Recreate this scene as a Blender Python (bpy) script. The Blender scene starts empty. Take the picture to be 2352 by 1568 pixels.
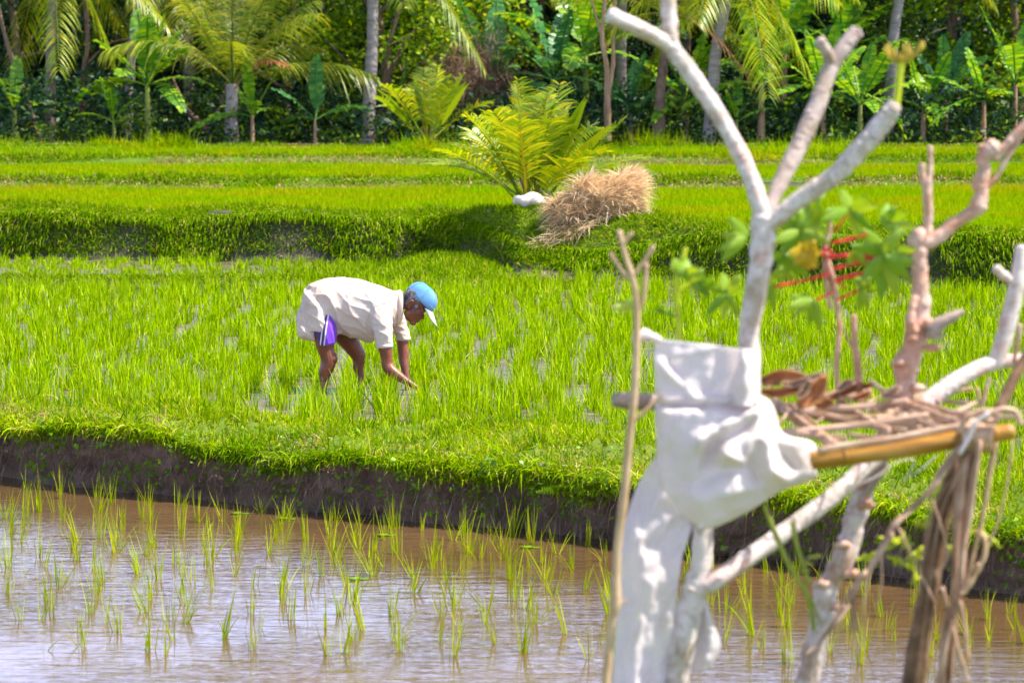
import bpy, math, random
import numpy as np
from mathutils import Vector, noise
PI = math.pi
rng = np.random.default_rng(7)
random.seed(7)
S = bpy.context.scene
C = S.collection
# ------------------------------------------------------------------ camera, world, sun, exposure
CAM_Z = 2.47
F = 1024 * 100 / 36.0
PITCH = math.atan(256 / F)
cam = bpy.data.cameras.new('camera'); camo = bpy.data.objects.new('camera', cam); C.objects.link(camo)
cam.lens = 100; cam.sensor_width = 36; cam.clip_start = 0.1; cam.clip_end = 3000
camo.location = (0, 0, CAM_Z); camo.rotation_euler = (PI / 2 - PITCH, 0, 0)
cam.dof.use_dof = True; cam.dof.focus_distance = 19.5; cam.dof.aperture_fstop = 5.0
S.camera = camo
SUN = Vector((0.52, -0.06, 0.85)).normalized()
EL = math.asin(SUN.z); AZ = math.atan2(SUN.x, SUN.y)
w = bpy.data.worlds.new('World'); S.world = w; w.use_nodes = True
nt = w.node_tree; nt.nodes.clear()
out = nt.nodes.new('ShaderNodeOutputWorld'); bg = nt.nodes.new('ShaderNodeBackground')
sky = nt.nodes.new('ShaderNodeTexSky'); sky.sky_type = 'NISHITA'; sky.sun_disc = False
sky.sun_elevation = EL; sky.sun_rotation = AZ; sky.air_density = 1.2; sky.dust_density = 2.0
bg.inputs[1].default_value = 0.09
tcw = nt.nodes.new('ShaderNodeTexCoord'); sep = nt.nodes.new('ShaderNodeSeparateXYZ'); nt.links.new(tcw.outputs['Generated'], sep.inputs[0])
cn = nt.nodes.new('ShaderNodeTexNoise'); cn.inputs['Scale'].default_value = 3.0; cn.inputs['Detail'].default_value = 5; cn.inputs['Roughness'].default_value = .55
cmap = nt.nodes.new('ShaderNodeMapping'); cmap.inputs['Scale'].default_value = (1, 1, 3); nt.links.new(tcw.outputs['Generated'], cmap.inputs[0]); nt.links.new(cmap.outputs[0], cn.inputs['Vector'])
band = nt.nodes.new('ShaderNodeMapRange'); band.inputs[1].default_value = .44; band.inputs[2].default_value = .20; band.inputs[3].default_value = 0; band.inputs[4].default_value = .55; nt.links.new(sep.outputs[2], band.inputs[0])
cadd = nt.nodes.new('ShaderNodeMath'); cadd.operation = 'ADD'; nt.links.new(cn.outputs[0], cadd.inputs[0]); nt.links.new(band.outputs[0], cadd.inputs[1])
cmk = nt.nodes.new('ShaderNodeMapRange'); cmk.inputs[1].default_value = .72; cmk.inputs[2].default_value = .98; nt.links.new(cadd.outputs[0], cmk.inputs[0])
mixs = nt.nodes.new('ShaderNodeMix'); mixs.data_type = 'RGBA'; nt.links.new(cmk.outputs[0], mixs.inputs[0]); nt.links.new(sky.outputs[0], mixs.inputs[6]); mixs.inputs[7].default_value = (10.0, 12.2, 20.0, 1)
nt.links.new(mixs.outputs[2], bg.inputs[0]); nt.links.new(bg.outputs[0], out.inputs[0])
sl = bpy.data.lights.new('sun', 'SUN'); sl.energy = 5.0; sl.angle = math.radians(0.5); sl.color = (1, 0.95, 0.87)
so = bpy.data.objects.new('sun', sl); C.objects.link(so)
so.rotation_euler = (-SUN).to_track_quat('-Z', 'Y').to_euler()
S.view_settings.view_transform = 'Standard'; S.view_settings.look = 'None'
S.view_settings.exposure = 1.02; S.view_settings.gamma = 1
S.cycles.max_bounces = 6; S.cycles.diffuse_bounces = 3; S.cycles.glossy_bounces = 3
S.cycles.transmission_bounces = 4; S.cycles.transparent_max_bounces = 8
S.cycles.caustics_reflective = False; S.cycles.caustics_refractive = False
try:
    S.cycles.use_denoising = True; S.cycles.sample_clamp_indirect = 6
except Exception: pass

# ------------------------------------------------------------------ helpers
cp, sp_ = math.cos(PITCH), math.sin(PITCH)
def P(px, py, Y):
    """pixel of the 1024x682 picture + distance -> world point"""
    a = (px - 512) / F; b = (341 - py) / F
    d = Vector((a, cp + b * sp_, -sp_ + b * cp))
    return Vector((0, 0, CAM_Z)) + d * (Y / d.y)
K = 1024 / 2352.0
def Q(x, y, Y): return P(x * K, y * K, Y)
def Z4(x, y, Y): return P((2600 + x / 1.568) / 4, (y / 1.568) / 4, Y)
def Z5(x, y, Y): return P((2300 + x / 1.3096) / 4, (800 + y / 1.3096) / 4, Y)
def Z6(x, y, Y): return P((2300 + x / 1.274) / 4, (1500 + y / 1.274) / 4, Y)

def tag(o, label=None, cat=None, group=None, kind=None):
    if label: o['label'] = label
    if cat: o['category'] = cat
    if group: o['group'] = group
    if kind: o['kind'] = kind
    return o
def empty(name, loc, label, cat, group=None, rz=0):
    o = bpy.data.objects.new(name, None); C.objects.link(o); o.location = loc; o.rotation_euler.z = rz
    o.empty_display_size = 0.1
    return tag(o, label, cat, group)
def link(name, me, mats=None, parent=None, smooth=True):
    if mats is not None:
        for m in (mats if isinstance(mats, (list, tuple)) else [mats]): me.materials.append(m)
    if smooth: me.polygons.foreach_set('use_smooth', np.ones(len(me.polygons), bool))
    o = bpy.data.objects.new(name, me); C.objects.link(o)
    if parent: o.parent = parent
    return o
def np_mesh(name, V, Fq, mi=None):
    V = np.ascontiguousarray(V, dtype=np.float32).reshape(-1, 3); Fq = np.asarray(Fq, dtype=np.int32)
    me = bpy.data.meshes.new(name); n, k = Fq.shape
    me.vertices.add(len(V)); me.vertices.foreach_set('co', V.ravel())
    me.loops.add(n * k); me.loops.foreach_set('vertex_index', Fq.ravel())
    me.polygons.add(n)
    me.polygons.foreach_set('loop_start', np.arange(0, n * k, k, dtype=np.int32))
    try: me.polygons.foreach_set('loop_total', np.full(n, k, dtype=np.int32))
    except Exception: pass
    if mi is not None: me.polygons.foreach_set('material_index', np.asarray(mi, dtype=np.int32))
    me.update(calc_edges=True)
    return me
class MB:
    def __init__(s): s.v = []; s.f = []; s.m = []
    def add(s, V, Fc, mi=0):
        o = len(s.v); s.v += [tuple(v) for v in V]
        for f in Fc: s.f.append(tuple(int(i) + o for i in f)); s.m.append(mi)
        return s
    def mesh(s, name):
        me = bpy.data.meshes.new(name); me.from_pydata(s.v, [], s.f); me.polygons.foreach_set('material_index', np.array(s.m, dtype=np.int32)); me.update()
        return me
    def build(s, name, mats, parent=None, smooth=True, origin=None):
        if origin is not None: s.v = [(a - origin[0], b - origin[1], c - origin[2]) for a, b, c in s.v]
        o = link(name, s.mesh(name), mats, parent, smooth)
        if origin is not None and parent is None: o.location = origin
        return o
def catmull(pts, sub):
    pts = [np.array(p, float) for p in pts]; n = len(pts); o = []
    if n == 2:
        return [pts[0] + (pts[1] - pts[0]) * i / sub for i in range(sub + 1)]
    for i in range(n - 1):
        p0 = pts[max(i - 1, 0)]; p1 = pts[i]; p2 = pts[i + 1]; p3 = pts[min(i + 2, n - 1)]
        for j in range(sub):
            t = j / sub
            o.append(0.5 * (2 * p1 + (p2 - p0) * t + (2 * p0 - 5 * p1 + 4 * p2 - p3) * t * t + (3 * p1 - p0 - 3 * p2 + p3) * t ** 3))
    o.append(pts[-1]); return o
def tube(pts, rad, n=10, sub=5, knob=0.0, seed=0, flat=1.0, ref=None, cap=True, ring=0.0, ringn=0):
    """swept tube with smooth radius; knob = lumpy amplitude; flat scales one axis; ring = leaf-scar rings"""
    pr = catmull([list(p) + [r] for p, r in zip(pts, rad)], sub)
    Pn = np.array([p[:3] for p in pr]); R = np.array([max(p[3], 1e-4) for p in pr])
    V = []; Fc = []
    T = np.gradient(Pn, axis=0); T /= np.linalg.norm(T, axis=1)[:, None] + 1e-9
    u = np.array(ref if ref is not None else ([0, 1, 0] if abs(T[0][1]) < 0.9 else [1, 0, 0]), float)
    length = np.concatenate([[0], np.cumsum(np.linalg.norm(np.diff(Pn, axis=0), axis=1))])
    for i in range(len(Pn)):
        u = u - T[i] * u.dot(T[i]); u /= np.linalg.norm(u) + 1e-9; v = np.cross(T[i], u)
        for k in range(n):
            a = 2 * PI * k / n; r = R[i]
            if knob:
                q = Vector((Pn[i] + (u * math.cos(a) + v * math.sin(a)) * R[i])) / (R[i] * 2.2 + 1e-6)
                r *= 1 + knob * (noise.noise(q + Vector((seed * 7.3, 0, 0))) * 1.6)
            if ring: r *= 1 + ring * max(0, math.sin(length[i] * ringn * 2 * PI + 0.6 * math.sin(a + i * .3)))
            V.append(Pn[i] + u * math.cos(a) * r + v * math.sin(a) * r * flat)
    for i in range(len(Pn) - 1):
        for k in range(n):
            Fc.append((i * n + k, i * n + (k + 1) % n, (i + 1) * n + (k + 1) % n, (i + 1) * n + k))
    if cap:
        a = len(V); V.append(Pn[0] - T[0] * R[0] * .25); b = len(V); V.append(Pn[-1] + T[-1] * R[-1] * .35); m = (len(Pn) - 1) * n
        for k in range(n):
            Fc.append((a, (k + 1) % n, k)); Fc.append((b, m + k, m + (k + 1) % n))
    return V, Fc
def blades(B, D, L, W, droop, segs=3, side=None, prof='grass', fold=False):
    N = len(B); t = np.linspace(0, 1, segs + 1)
    D = D / (np.linalg.norm(D, axis=1)[:, None] + 1e-9)
    Lt = L[:, None] * t[None]
    pos = B[:, None, :] + D[:, None, :] * Lt[:, :, None]
    pos[:, :, 2] -= (droop * L)[:, None] * t[None] ** 2
    if side is None:
        a = rng.uniform(0, 2 * PI, N); side = np.stack([np.cos(a), np.sin(a), np.zeros(N)], 1)
    side = side - D * (side * D).sum(1)[:, None]; side /= np.linalg.norm(side, axis=1)[:, None] + 1e-9
    if prof == 'grass': p = (1 - t) ** 0.55 * 0.95 + 0.05; p[0] = 0.7
    elif prof == 'leaf': p = np.sin(PI * np.clip(t, 0, 1) ** 0.75) + 0.06
    else: p = np.ones_like(t)
    off = side[:, None, :] * (W[:, None] * 0.5 * p[None])[:, :, None]
    V = np.stack([pos - off, pos + off], 2).reshape(N, -1, 3)
    k = (segs + 1) * 2; i = np.arange(segs) * 2
    f = np.stack([i, i + 1, i + 3, i + 2], 1)
    Fq = (np.arange(N) * k)[:, None, None] + f[None]
    return V.reshape(-1, 3), Fq.reshape(-1, 4)
def merge(parts):
    Vs = []; Fs = []; o = 0
    for V, Fq in parts:
        Vs.append(V); Fs.append(Fq + o); o += len(V)
    return np.concatenate(Vs), np.concatenate(Fs)
def rnd(a, b, n): return rng.uniform(a, b, n)
def sph(n, zmin=-1.0):
    z = rng.uniform(zmin, 1, n); a = rng.uniform(0, 2 * PI, n); r = np.sqrt(1 - z * z)
    return np.stack([r * np.cos(a), r * np.sin(a), z], 1)
def cards(cen, size, aspect=0.5, upb=0.3):
    """small folded leaf quads with random orientation"""
    N = len(cen); d = sph(N); d[:, 2] *= 0.6; d /= np.linalg.norm(d, axis=1)[:, None]
    r = sph(N); r[:, 2] += 0; s = np.cross(d, r); s /= np.linalg.norm(s, axis=1)[:, None] + 1e-9
    L = size[:, None]; W = L * aspect * .5
    a = cen - d * L * .5; b = cen + s * W; c = cen + d * L * .5 - np.array([0, 0, .15]) * L; e = cen - s * W
    V = np.stack([a, b, c, e], 1).reshape(-1, 3)
    Fq = (np.arange(N) * 4)[:, None] + np.array([0, 1, 2, 3])[None]
    return V, Fq

# ------------------------------------------------------------------ materials
def mat(name):
    m = bpy.data.materials.new(name); m.use_nodes = True; n = m.node_tree; n.nodes.clear()
    return m, n
def N(n, t, **k):
    x = n.nodes.new(t)
    for a, b in k.items(): setattr(x, a, b)
    return x
def ramp(n, fac, stops):
    r = N(n, 'ShaderNodeValToRGB'); e = r.color_ramp.elements
    while len(e) < len(stops): e.new(0.5)
    for i, (p, c) in enumerate(stops): e[i].position = p; e[i].color = (*c, 1)
    n.links.new(fac, r.inputs[0]); return r.outputs[0]
def ntex(n, scale, detail=4, rough=0.6, vec=None, dist=0.0):
    x = N(n, 'ShaderNodeTexNoise'); x.inputs['Scale'].default_value = scale; x.inputs['Detail'].default_value = detail
    x.inputs['Roughness'].default_value = rough; x.inputs['Distortion'].default_value = dist
    if vec is not None: n.links.new(vec, x.inputs['Vector'])
    return x
def objco(n, scale=None):
    t = N(n, 'ShaderNodeTexCoord')
    if scale is None: return t.outputs['Object']
    m = N(n, 'ShaderNodeMapping'); m.inputs['Scale'].default_value = scale; n.links.new(t.outputs['Object'], m.inputs[0]); return m.outputs[0]
def mixc(n, fac, a, b):
    m = N(n, 'ShaderNodeMix', data_type='RGBA')
    if isinstance(fac, float): m.inputs[0].default_value = fac
    else: n.links.new(fac, m.inputs[0])
    for s, v in ((6, a), (7, b)):
        if isinstance(v, tuple): m.inputs[s].default_value = (*v, 1)
        else: n.links.new(v, m.inputs[s])
    return m.outputs[2]
def leafmat(name, stops, transl=0.4, rough=0.5, tcol=None, spec=0.3, patch=None):
    m, n = mat(name); o = N(n, 'ShaderNodeOutputMaterial'); g = N(n, 'ShaderNodeNewGeometry')
    col = ramp(n, g.outputs['Random Per Island'], stops)
    if patch:
        tc = N(n, 'ShaderNodeTexCoord'); nz = ntex(n, patch[0], 3, 0.6, g.outputs['Position'])
        f = N(n, 'ShaderNodeMapRange'); f.inputs[1].default_value = .42; f.inputs[2].default_value = .62; n.links.new(nz.outputs[0], f.inputs[0])
        col = mixc(n, f.outputs[0], col, patch[1]) if len(patch) < 3 else mixc(n, f.outputs[0], col, ramp(n, g.outputs['Random Per Island'], patch[2]))
    b = N(n, 'ShaderNodeBsdfPrincipled'); b.inputs['Roughness'].default_value = rough; b.inputs['Specular IOR Level'].default_value = spec
    n.links.new(col, b.inputs['Base Color'])
    t = N(n, 'ShaderNodeBsdfTranslucent')
    if tcol:
        mm = N(n, 'ShaderNodeMix', data_type='RGBA', blend_type='MULTIPLY'); mm.inputs[0].default_value = 1; n.links.new(col, mm.inputs[6]); mm.inputs[7].default_value = (*tcol, 1)
        n.links.new(mm.outputs[2], t.inputs[0])
    else: n.links.new(col, t.inputs[0])
    x = N(n, 'ShaderNodeMixShader'); x.inputs[0].default_value = transl
    n.links.new(b.outputs[0], x.inputs[1]); n.links.new(t.outputs[0], x.inputs[2]); n.links.new(x.outputs[0], o.inputs[0])
    return m
def solid(name, stops, scale=8, rough=0.8, bump=0.3, bscale=30, vec=None, detail=6, spec=0.3, bdist=0.01, stretch=None):
    m, n = mat(name); o = N(n, 'ShaderNodeOutputMaterial'); b = N(n, 'ShaderNodeBsdfPrincipled')
    v = objco(n, stretch)
    nz = ntex(n, scale, detail, 0.65, v); col = ramp(n, nz.outputs[0], stops); n.links.new(col, b.inputs['Base Color'])
    b.inputs['Roughness'].default_value = rough; b.inputs['Specular IOR Level'].default_value = spec
    if bump:
        nb = ntex(n, bscale, 5, 0.65, v); bp = N(n, 'ShaderNodeBump'); bp.inputs['Strength'].default_value = bump; bp.inputs['Distance'].default_value = bdist
        n.links.new(nb.outputs[0], bp.inputs['Height']); n.links.new(bp.outputs[0], b.inputs['Normal'])
    n.links.new(b.outputs[0], o.inputs[0]); return m

M = {}
TC = (1.25, 1.0, 0.2)
M['rice'] = leafmat('rice_leaf', [(0, (.11, .25, .001)), (.5, (.26, .47, .001)), (.9, (.42, .60, .002)), (1, (.6, .7, .10))], .38, .5, TC, spec=0.0)
M['seedling'] = leafmat('seedling_leaf', [(0, (.22, .38, .001)), (.6, (.36, .50, .002)), (1, (.52, .56, .02))], .4, .45, TC, spec=0.0)
M['grass'] = leafmat('bank_grass', [(0, (.12, .24, .001)), (.4, (.25, .42, .002)), (.82, (.44, .58, .004)), (.90, (.46, .44, .04)), (1, (.70, .50, .22))], .35, .5, TC, spec=0.0, patch=(1.3, None, [(0, (.05, .14, .002)), (.6, (.13, .28, .002)), (1, (.34, .46, .008))]))
M['grass_far'] = leafmat('riser_grass', [(0, (.06, .15, .002)), (.5, (.15, .30, .002)), (.9, (.29, .43, .004)), (1, (.55, .42, .12))], .35, .55, TC, spec=0.0)
M['rice_far'] = leafmat('far_rice_leaf', [(0, (.15, .30, .001)), (.5, (.23, .42, .001)), (1, (.36, .54, .002))], .4, .5, TC, spec=0.0, patch=(.5, None, [(0, (.24, .30, .002)), (1, (.48, .50, .006))]))
M['banana'] = leafmat('banana_leaf', [(0, (.05, .20, .02)), (.5, (.14, .34, .015)), (1, (.38, .54, .015))], .4, .36, (1.4, 1.2, .4), spec=.45)
M['banana_blue'] = leafmat('banana_leaf_blue', [(0, (.03, .14, .05)), (.6, (.07, .24, .06)), (1, (.18, .38, .06))], .25, .32, (1.4, 1.2, .5), spec=.7)
M['palm'] = leafmat('palm_leaflet', [(0, (.10, .18, .01)), (.6, (.24, .32, .02)), (1, (.48, .44, .04))], .4, .4, (1.3, 1.1, .4), spec=.5)
M['palm_yellow'] = leafmat('young_palm_leaflet', [(0, (.16, .28, .004)), (.6, (.34, .46, .005)), (1, (.60, .52, .012))], .45, .4, (1.2, 1.05, .4), spec=.5)
M['dry_frond'] = leafmat('dry_frond', [(0, (.45, .16, .06)), (1, (.65, .33, .16))], .3, .6)
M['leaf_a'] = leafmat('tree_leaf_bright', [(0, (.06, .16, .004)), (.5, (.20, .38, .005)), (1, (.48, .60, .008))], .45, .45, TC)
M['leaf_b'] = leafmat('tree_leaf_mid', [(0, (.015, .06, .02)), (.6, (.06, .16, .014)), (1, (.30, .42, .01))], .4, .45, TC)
M['leaf_c'] = leafmat('tree_leaf_shaded', [(0, (.008, .025, .024)), (.6, (.02, .07, .035)), (1, (.08, .17, .025))], .3, .45, TC)  # bluish forest shade and dark gaps put into the leaf colour
M['brush'] = leafmat('dry_brush', [(0, (.16, .09, .06)), (1, (.40, .24, .16))], .2, .7)
M['weed'] = leafmat('bank_weed', [(0, (.07, .19, .004)), (1, (.22, .38, .008))], .35, .4, TC)
M['root'] = leafmat('dead_root', [(0, (.10, .07, .05)), (1, (.36, .26, .18))], .1, .8)
M['straw'] = leafmat('straw', [(0, (.50, .30, .14)), (.5, (.88, .62, .35)), (1, (.95, .82, .56))], .25, .6)
M['trunk_shade'] = solid('palm_trunk_brown_shaded', [(.3, (.12, .09, .075)), (.7, (.30, .23, .19))], 3, .9, .6, 14, stretch=(1, 1, 5))  # browner trunk copy, with forest shade darkened into its colour
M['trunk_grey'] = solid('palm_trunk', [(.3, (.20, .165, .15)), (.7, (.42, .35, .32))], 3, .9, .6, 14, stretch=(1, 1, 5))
M['trunk_brown'] = solid('tree_bark', [(.3, (.10, .06, .04)), (.7, (.28, .18, .12))], 4, .9, .5, 14)
M['stem_green'] = solid('banana_stem', [(.35, (.22, .20, .05)), (.65, (.30, .40, .05))], 3, .6, .2, 14, stretch=(3, 3, .5))
M['stem_brown'] = solid('banana_stem_dry', [(.35, (.24, .13, .07)), (.65, (.48, .30, .18))], 3, .7, .3, 14, stretch=(3, 3, .5))

# ground: soil bank, mud, grassy soil
def ground_soil():
    m, n = mat('bank_soil'); o = N(n, 'ShaderNodeOutputMaterial'); b = N(n, 'ShaderNodeBsdfPrincipled'); v = objco(n)
    nz = ntex(n, 5, 8, .7, v); nz2 = ntex(n, 2.2, 5, .6, objco(n, (1, 1, .4)))
    c1 = ramp(n, nz.outputs[0], [(.25, (.08, .042, .025)), (.45, (.30, .185, .125)), (.6, (.44, .30, .21)), (.78, (.66, .50, .38))])
    f = N(n, 'ShaderNodeMapRange'); f.inputs[1].default_value = .58; f.inputs[2].default_value = .68; n.links.new(nz2.outputs[0], f.inputs[0])
    c = mixc(n, f.outputs[0], c1, (.05, .065, .018)); n.links.new(c, b.inputs['Base Color'])
    b.inputs['Roughness'].default_value = .85
    nb = ntex(n, 14, 9, .75, v, .6); bp = N(n, 'ShaderNodeBump'); bp.inputs['Strength'].default_value = 1; bp.inputs['Distance'].default_value = .07
    n.links.new(nb.outputs[0], bp.inputs['Height']); n.links.new(bp.outputs[0], b.inputs['Normal']); n.links.new(b.outputs[0], o.inputs[0]); return m
M['soil'] = ground_soil()
M['turf'] = solid('turf_soil', [(.3, (.06, .10, .004)), (.6, (.12, .17, .006)), (.8, (.20, .17, .03))], 6, .95, .5, 30)
M['turf_far'] = solid('far_turf', [(.3, (.05, .10, .002)), (.6, (.09, .16, .002)), (.85, (.14, .18, .01))], 3, .95, .4, 20)
M['forest_floor'] = solid('forest_floor', [(.3, (.03, .035, .015)), (.6, (.08, .08, .03)), (.8, (.16, .22, .03))], 1.5, .95, .5, 8)
M['soil_far'] = solid('shaded_soil', [(.3, (.03, .035, .012)), (.5, (.06, .055, .035)), (.7, (.11, .085, .07)), (.8, (.07, .10, .012))], 4, .9, .8, 14, bdist=.04)  # dark mossy riser soil; shade under the grass overhang put into its colour
def mud():
    m, n = mat('paddy_mud'); o = N(n, 'ShaderNodeOutputMaterial'); b = N(n, 'ShaderNodeBsdfPrincipled'); v = objco(n)
    nz = ntex(n, 9, 6, .7, v); c = ramp(n, nz.outputs[0], [(.3, (.07, .06, .03)), (.55, (.15, .12, .075)), (.72, (.32, .26, .20))]); n.links.new(c, b.inputs['Base Color'])
    n2 = ntex(n, 1.6, 4, .6, v); r = N(n, 'ShaderNodeMapRange'); r.inputs[1].default_value = .42; r.inputs[2].default_value = .56; r.inputs[3].default_value = .08; r.inputs[4].default_value = .5
    n.links.new(n2.outputs[0], r.inputs[0]); n.links.new(r.outputs[0], b.inputs['Roughness'])
    nb = ntex(n, 30, 5, .65, v); bp = N(n, 'ShaderNodeBump'); bp.inputs['Strength'].default_value = .5; bp.inputs['Distance'].default_value = .015
    n.links.new(nb.outputs[0], bp.inputs['Height']); n.links.new(bp.outputs[0], b.inputs['Normal']); n.links.new(b.outputs[0], o.inputs[0]); return m
M['mud'] = mud()
def water():
    m, n = mat('pond_water'); o = N(n, 'ShaderNodeOutputMaterial'); b = N(n, 'ShaderNodeBsdfPrincipled')
    nz = ntex(n, .8, 3, .5, objco(n)); c = ramp(n, nz.outputs[0], [(.3, (.085, .048, .020)), (.7, (.13, .074, .030))]); n.links.new(c, b.inputs['Base Color'])
    b.inputs['Roughness'].default_value = .04; b.inputs['IOR'].default_value = 1.45; b.inputs['Specular IOR Level'].default_value = .5
    a1 = ntex(n, 1.0, 3, .55, objco(n, (2.6, 15, 1)), .3); a2 = ntex(n, 1.0, 2, .5, objco(n, (6, 34, 1)), .2); a3 = ntex(n, .6, 3, .5, objco(n))
    ad = N(n, 'ShaderNodeMath', operation='MULTIPLY_ADD'); ad.inputs[1].default_value = .35; n.links.new(a2.outputs[0], ad.inputs[0]); n.links.new(a1.outputs[0], ad.inputs[2])
    am = N(n, 'ShaderNodeMapRange'); am.inputs[1].default_value = .35; am.inputs[2].default_value = .6; am.inputs[3].default_value = .3; am.inputs[4].default_value = 1; n.links.new(a3.outputs[0], am.inputs[0])
    mu = N(n, 'ShaderNodeMath', operation='MULTIPLY'); n.links.new(ad.outputs[0], mu.inputs[0]); n.links.new(am.outputs[0], mu.inputs[1])
    bp = N(n, 'ShaderNodeBump'); bp.inputs['Strength'].default_value = 1; bp.inputs['Distance'].default_value = .012
    n.links.new(mu.outputs[0], bp.inputs['Height']); n.links.new(bp.outputs[0], b.inputs['Normal']); n.links.new(b.outputs[0], o.inputs[0]); return m
M['water'] = water()
def bark_white(name, stops, sc=9):
    m, n = mat(name); o = N(n, 'ShaderNodeOutputMaterial'); b = N(n, 'ShaderNodeBsdfPrincipled'); v = objco(n)
    nz = ntex(n, sc, 7, .7, v, .4); c = ramp(n, nz.outputs[0], stops)
    n2 = ntex(n, 34, 5, .75, v, .8); f = N(n, 'ShaderNodeMapRange'); f.inputs[1].default_value = .52; f.inputs[2].default_value = .62; f.inputs[4].default_value = .65; n.links.new(n2.outputs[0], f.inputs[0])
    c = mixc(n, f.outputs[0], c, (.34, .26, .20)); n.links.new(c, b.inputs['Base Color'])
    b.inputs['Roughness'].default_value = .75; nb = ntex(n, 45, 5, .7, v); bp = N(n, 'ShaderNodeBump'); bp.inputs['Strength'].default_value = .9; bp.inputs['Distance'].default_value = .008
    n.links.new(nb.outputs[0], bp.inputs['Height']); n.links.new(bp.outputs[0], b.inputs['Normal']); n.links.new(b.outputs[0], o.inputs[0]); return m
M['bark_white'] = bark_white('white_bark', [(.3, (.30, .21, .09)), (.42, (.50, .39, .31)), (.54, (.72, .62, .58)), (.66, (.60, .34, .27)), (.78, (.76, .66, .61))])
M['bark_pink'] = bark_white('pink_bark', [(.3, (.36, .14, .055)), (.48, (.58, .30, .20)), (.62, (.72, .50, .41)), (.78, (.62, .26, .15))])
M['bark_mottled'] = bark_white('mottled_bark', [(.3, (.26, .13, .06)), (.45, (.50, .34, .26)), (.58, (.72, .62, .60)), (.70, (.52, .24, .12))], 14)
M['bark_dark'] = solid('dark_bark', [(.3, (.07, .035, .018)), (.55, (.20, .11, .06)), (.75, (.42, .28, .18))], 16, .85, .6, 50, bdist=.006)
M['stake'] = solid('dry_stake', [(.3, (.36, .22, .10)), (.7, (.62, .44, .28))], 10, .8, .3, 40, bdist=.004)
M['bamboo'] = solid('bamboo', [(.3, (.22, .085, .006)), (.5, (.38, .17, .012)), (.68, (.46, .27, .07)), (.8, (.55, .44, .26))], 12, .45, .2, 40, stretch=(.4, 3, 3), bdist=.003, spec=.5)
M['slat'] = solid('dry_slat', [(.3, (.32, .16, .09)), (.55, (.60, .40, .28)), (.75, (.76, .58, .45))], 14, .8, .4, 50, stretch=(.5, 2, 2), bdist=.003)
M['dryleaf'] = solid('dry_leaf', [(.3, (.30, .10, .03)), (.6, (.55, .26, .11)), (.8, (.70, .45, .28))], 14, .7, .4, 40, bdist=.003)
M['fibre'] = solid('dry_fibre', [(.3, (.24, .12, .07)), (.55, (.48, .30, .20)), (.75, (.68, .50, .38))], 12, .85, .3, 60, bdist=.002)
M['vine'] = solid('green_vine', [(.3, (.16, .20, .02)), (.7, (.38, .38, .04))], 10, .6, .2, 50, bdist=.002)
M['shoot'] = solid('green_shoot', [(.3, (.40, .48, .01)), (.7, (.58, .60, .02))], 10, .5, .1, 50, bdist=.002)
M['bud'] = solid('yellow_bud', [(.3, (.30, .26, .02)), (.7, (.55, .36, .04))], 20, .5, .1, 50, bdist=.002)
M['string'] = solid('red_petiole', [(.3, (.75, .02, .03)), (.7, (.85, .06, .05))], 10, .5, .1, 50, bdist=.002)
M['leaf_big'] = leafmat('broad_leaf', [(0, (.12, .30, .01)), (.6, (.24, .42, .02)), (1, (.40, .52, .08))], .4, .4, TC, spec=.5)
M['leaf_yellow'] = leafmat('yellow_leaf', [(0, (.50, .34, .02)), (1, (.60, .42, .03))], .3, .4)
M['wood_grey'] = solid('cut_wood', [(.3, (.20, .14, .11)), (.7, (.48, .36, .30))], 12, .8, .4, 50, bdist=.003)

M['bark_white_shade'] = bark_white('white_bark_shaded', [(.3, (.18, .13, .07)), (.45, (.34, .25, .19)), (.58, (.50, .40, .36)), (.72, (.44, .25, .19))])  # white bark darkened to brown-grey, shade painted in for one limb

M['drygrass'] = leafmat('dry_grass', [(0, (.16, .12, .03)), (.5, (.34, .24, .08)), (1, (.60, .46, .24))], .25, .7, None, spec=0.0)
# ------------------------------------------------------------------ terrain
def sm(t): t = np.clip(t, 0, 1); return t * t * (3 - 2 * t)
def wig(x, s, ph): return np.sin(x * s + ph) * .5 + np.sin(x * s * 2.3 + ph * 1.7) * .3 + np.sin(x * s * 5.1 + ph * 3.1) * .2
def yb1(x): return np.interp(x, [-9, -6, -3.2, 0, 2.47, 5, 8], [20.6, 19.3, 17.75, 15.65, 13.75, 12.2, 11.4]) + .10 * wig(x, 1.6, 1)
def w1(x): return np.interp(x, [-6, -3.2, -1, 0, 2.5, 5], [1.6, 1.75, 2.2, 2.7, 2.9, 2.9]) + .12 * wig(x, 1.1, 4)
def yr2(x): return np.interp(x, [-20, -6.5, -1.1, -.55, .1, 1.5, 5.5, 14], [36.6, 36.4, 35.3, 34.7, 32.8, 31.9, 30.4, 28.5]) + .22 * wig(x, .9, 2)
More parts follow.
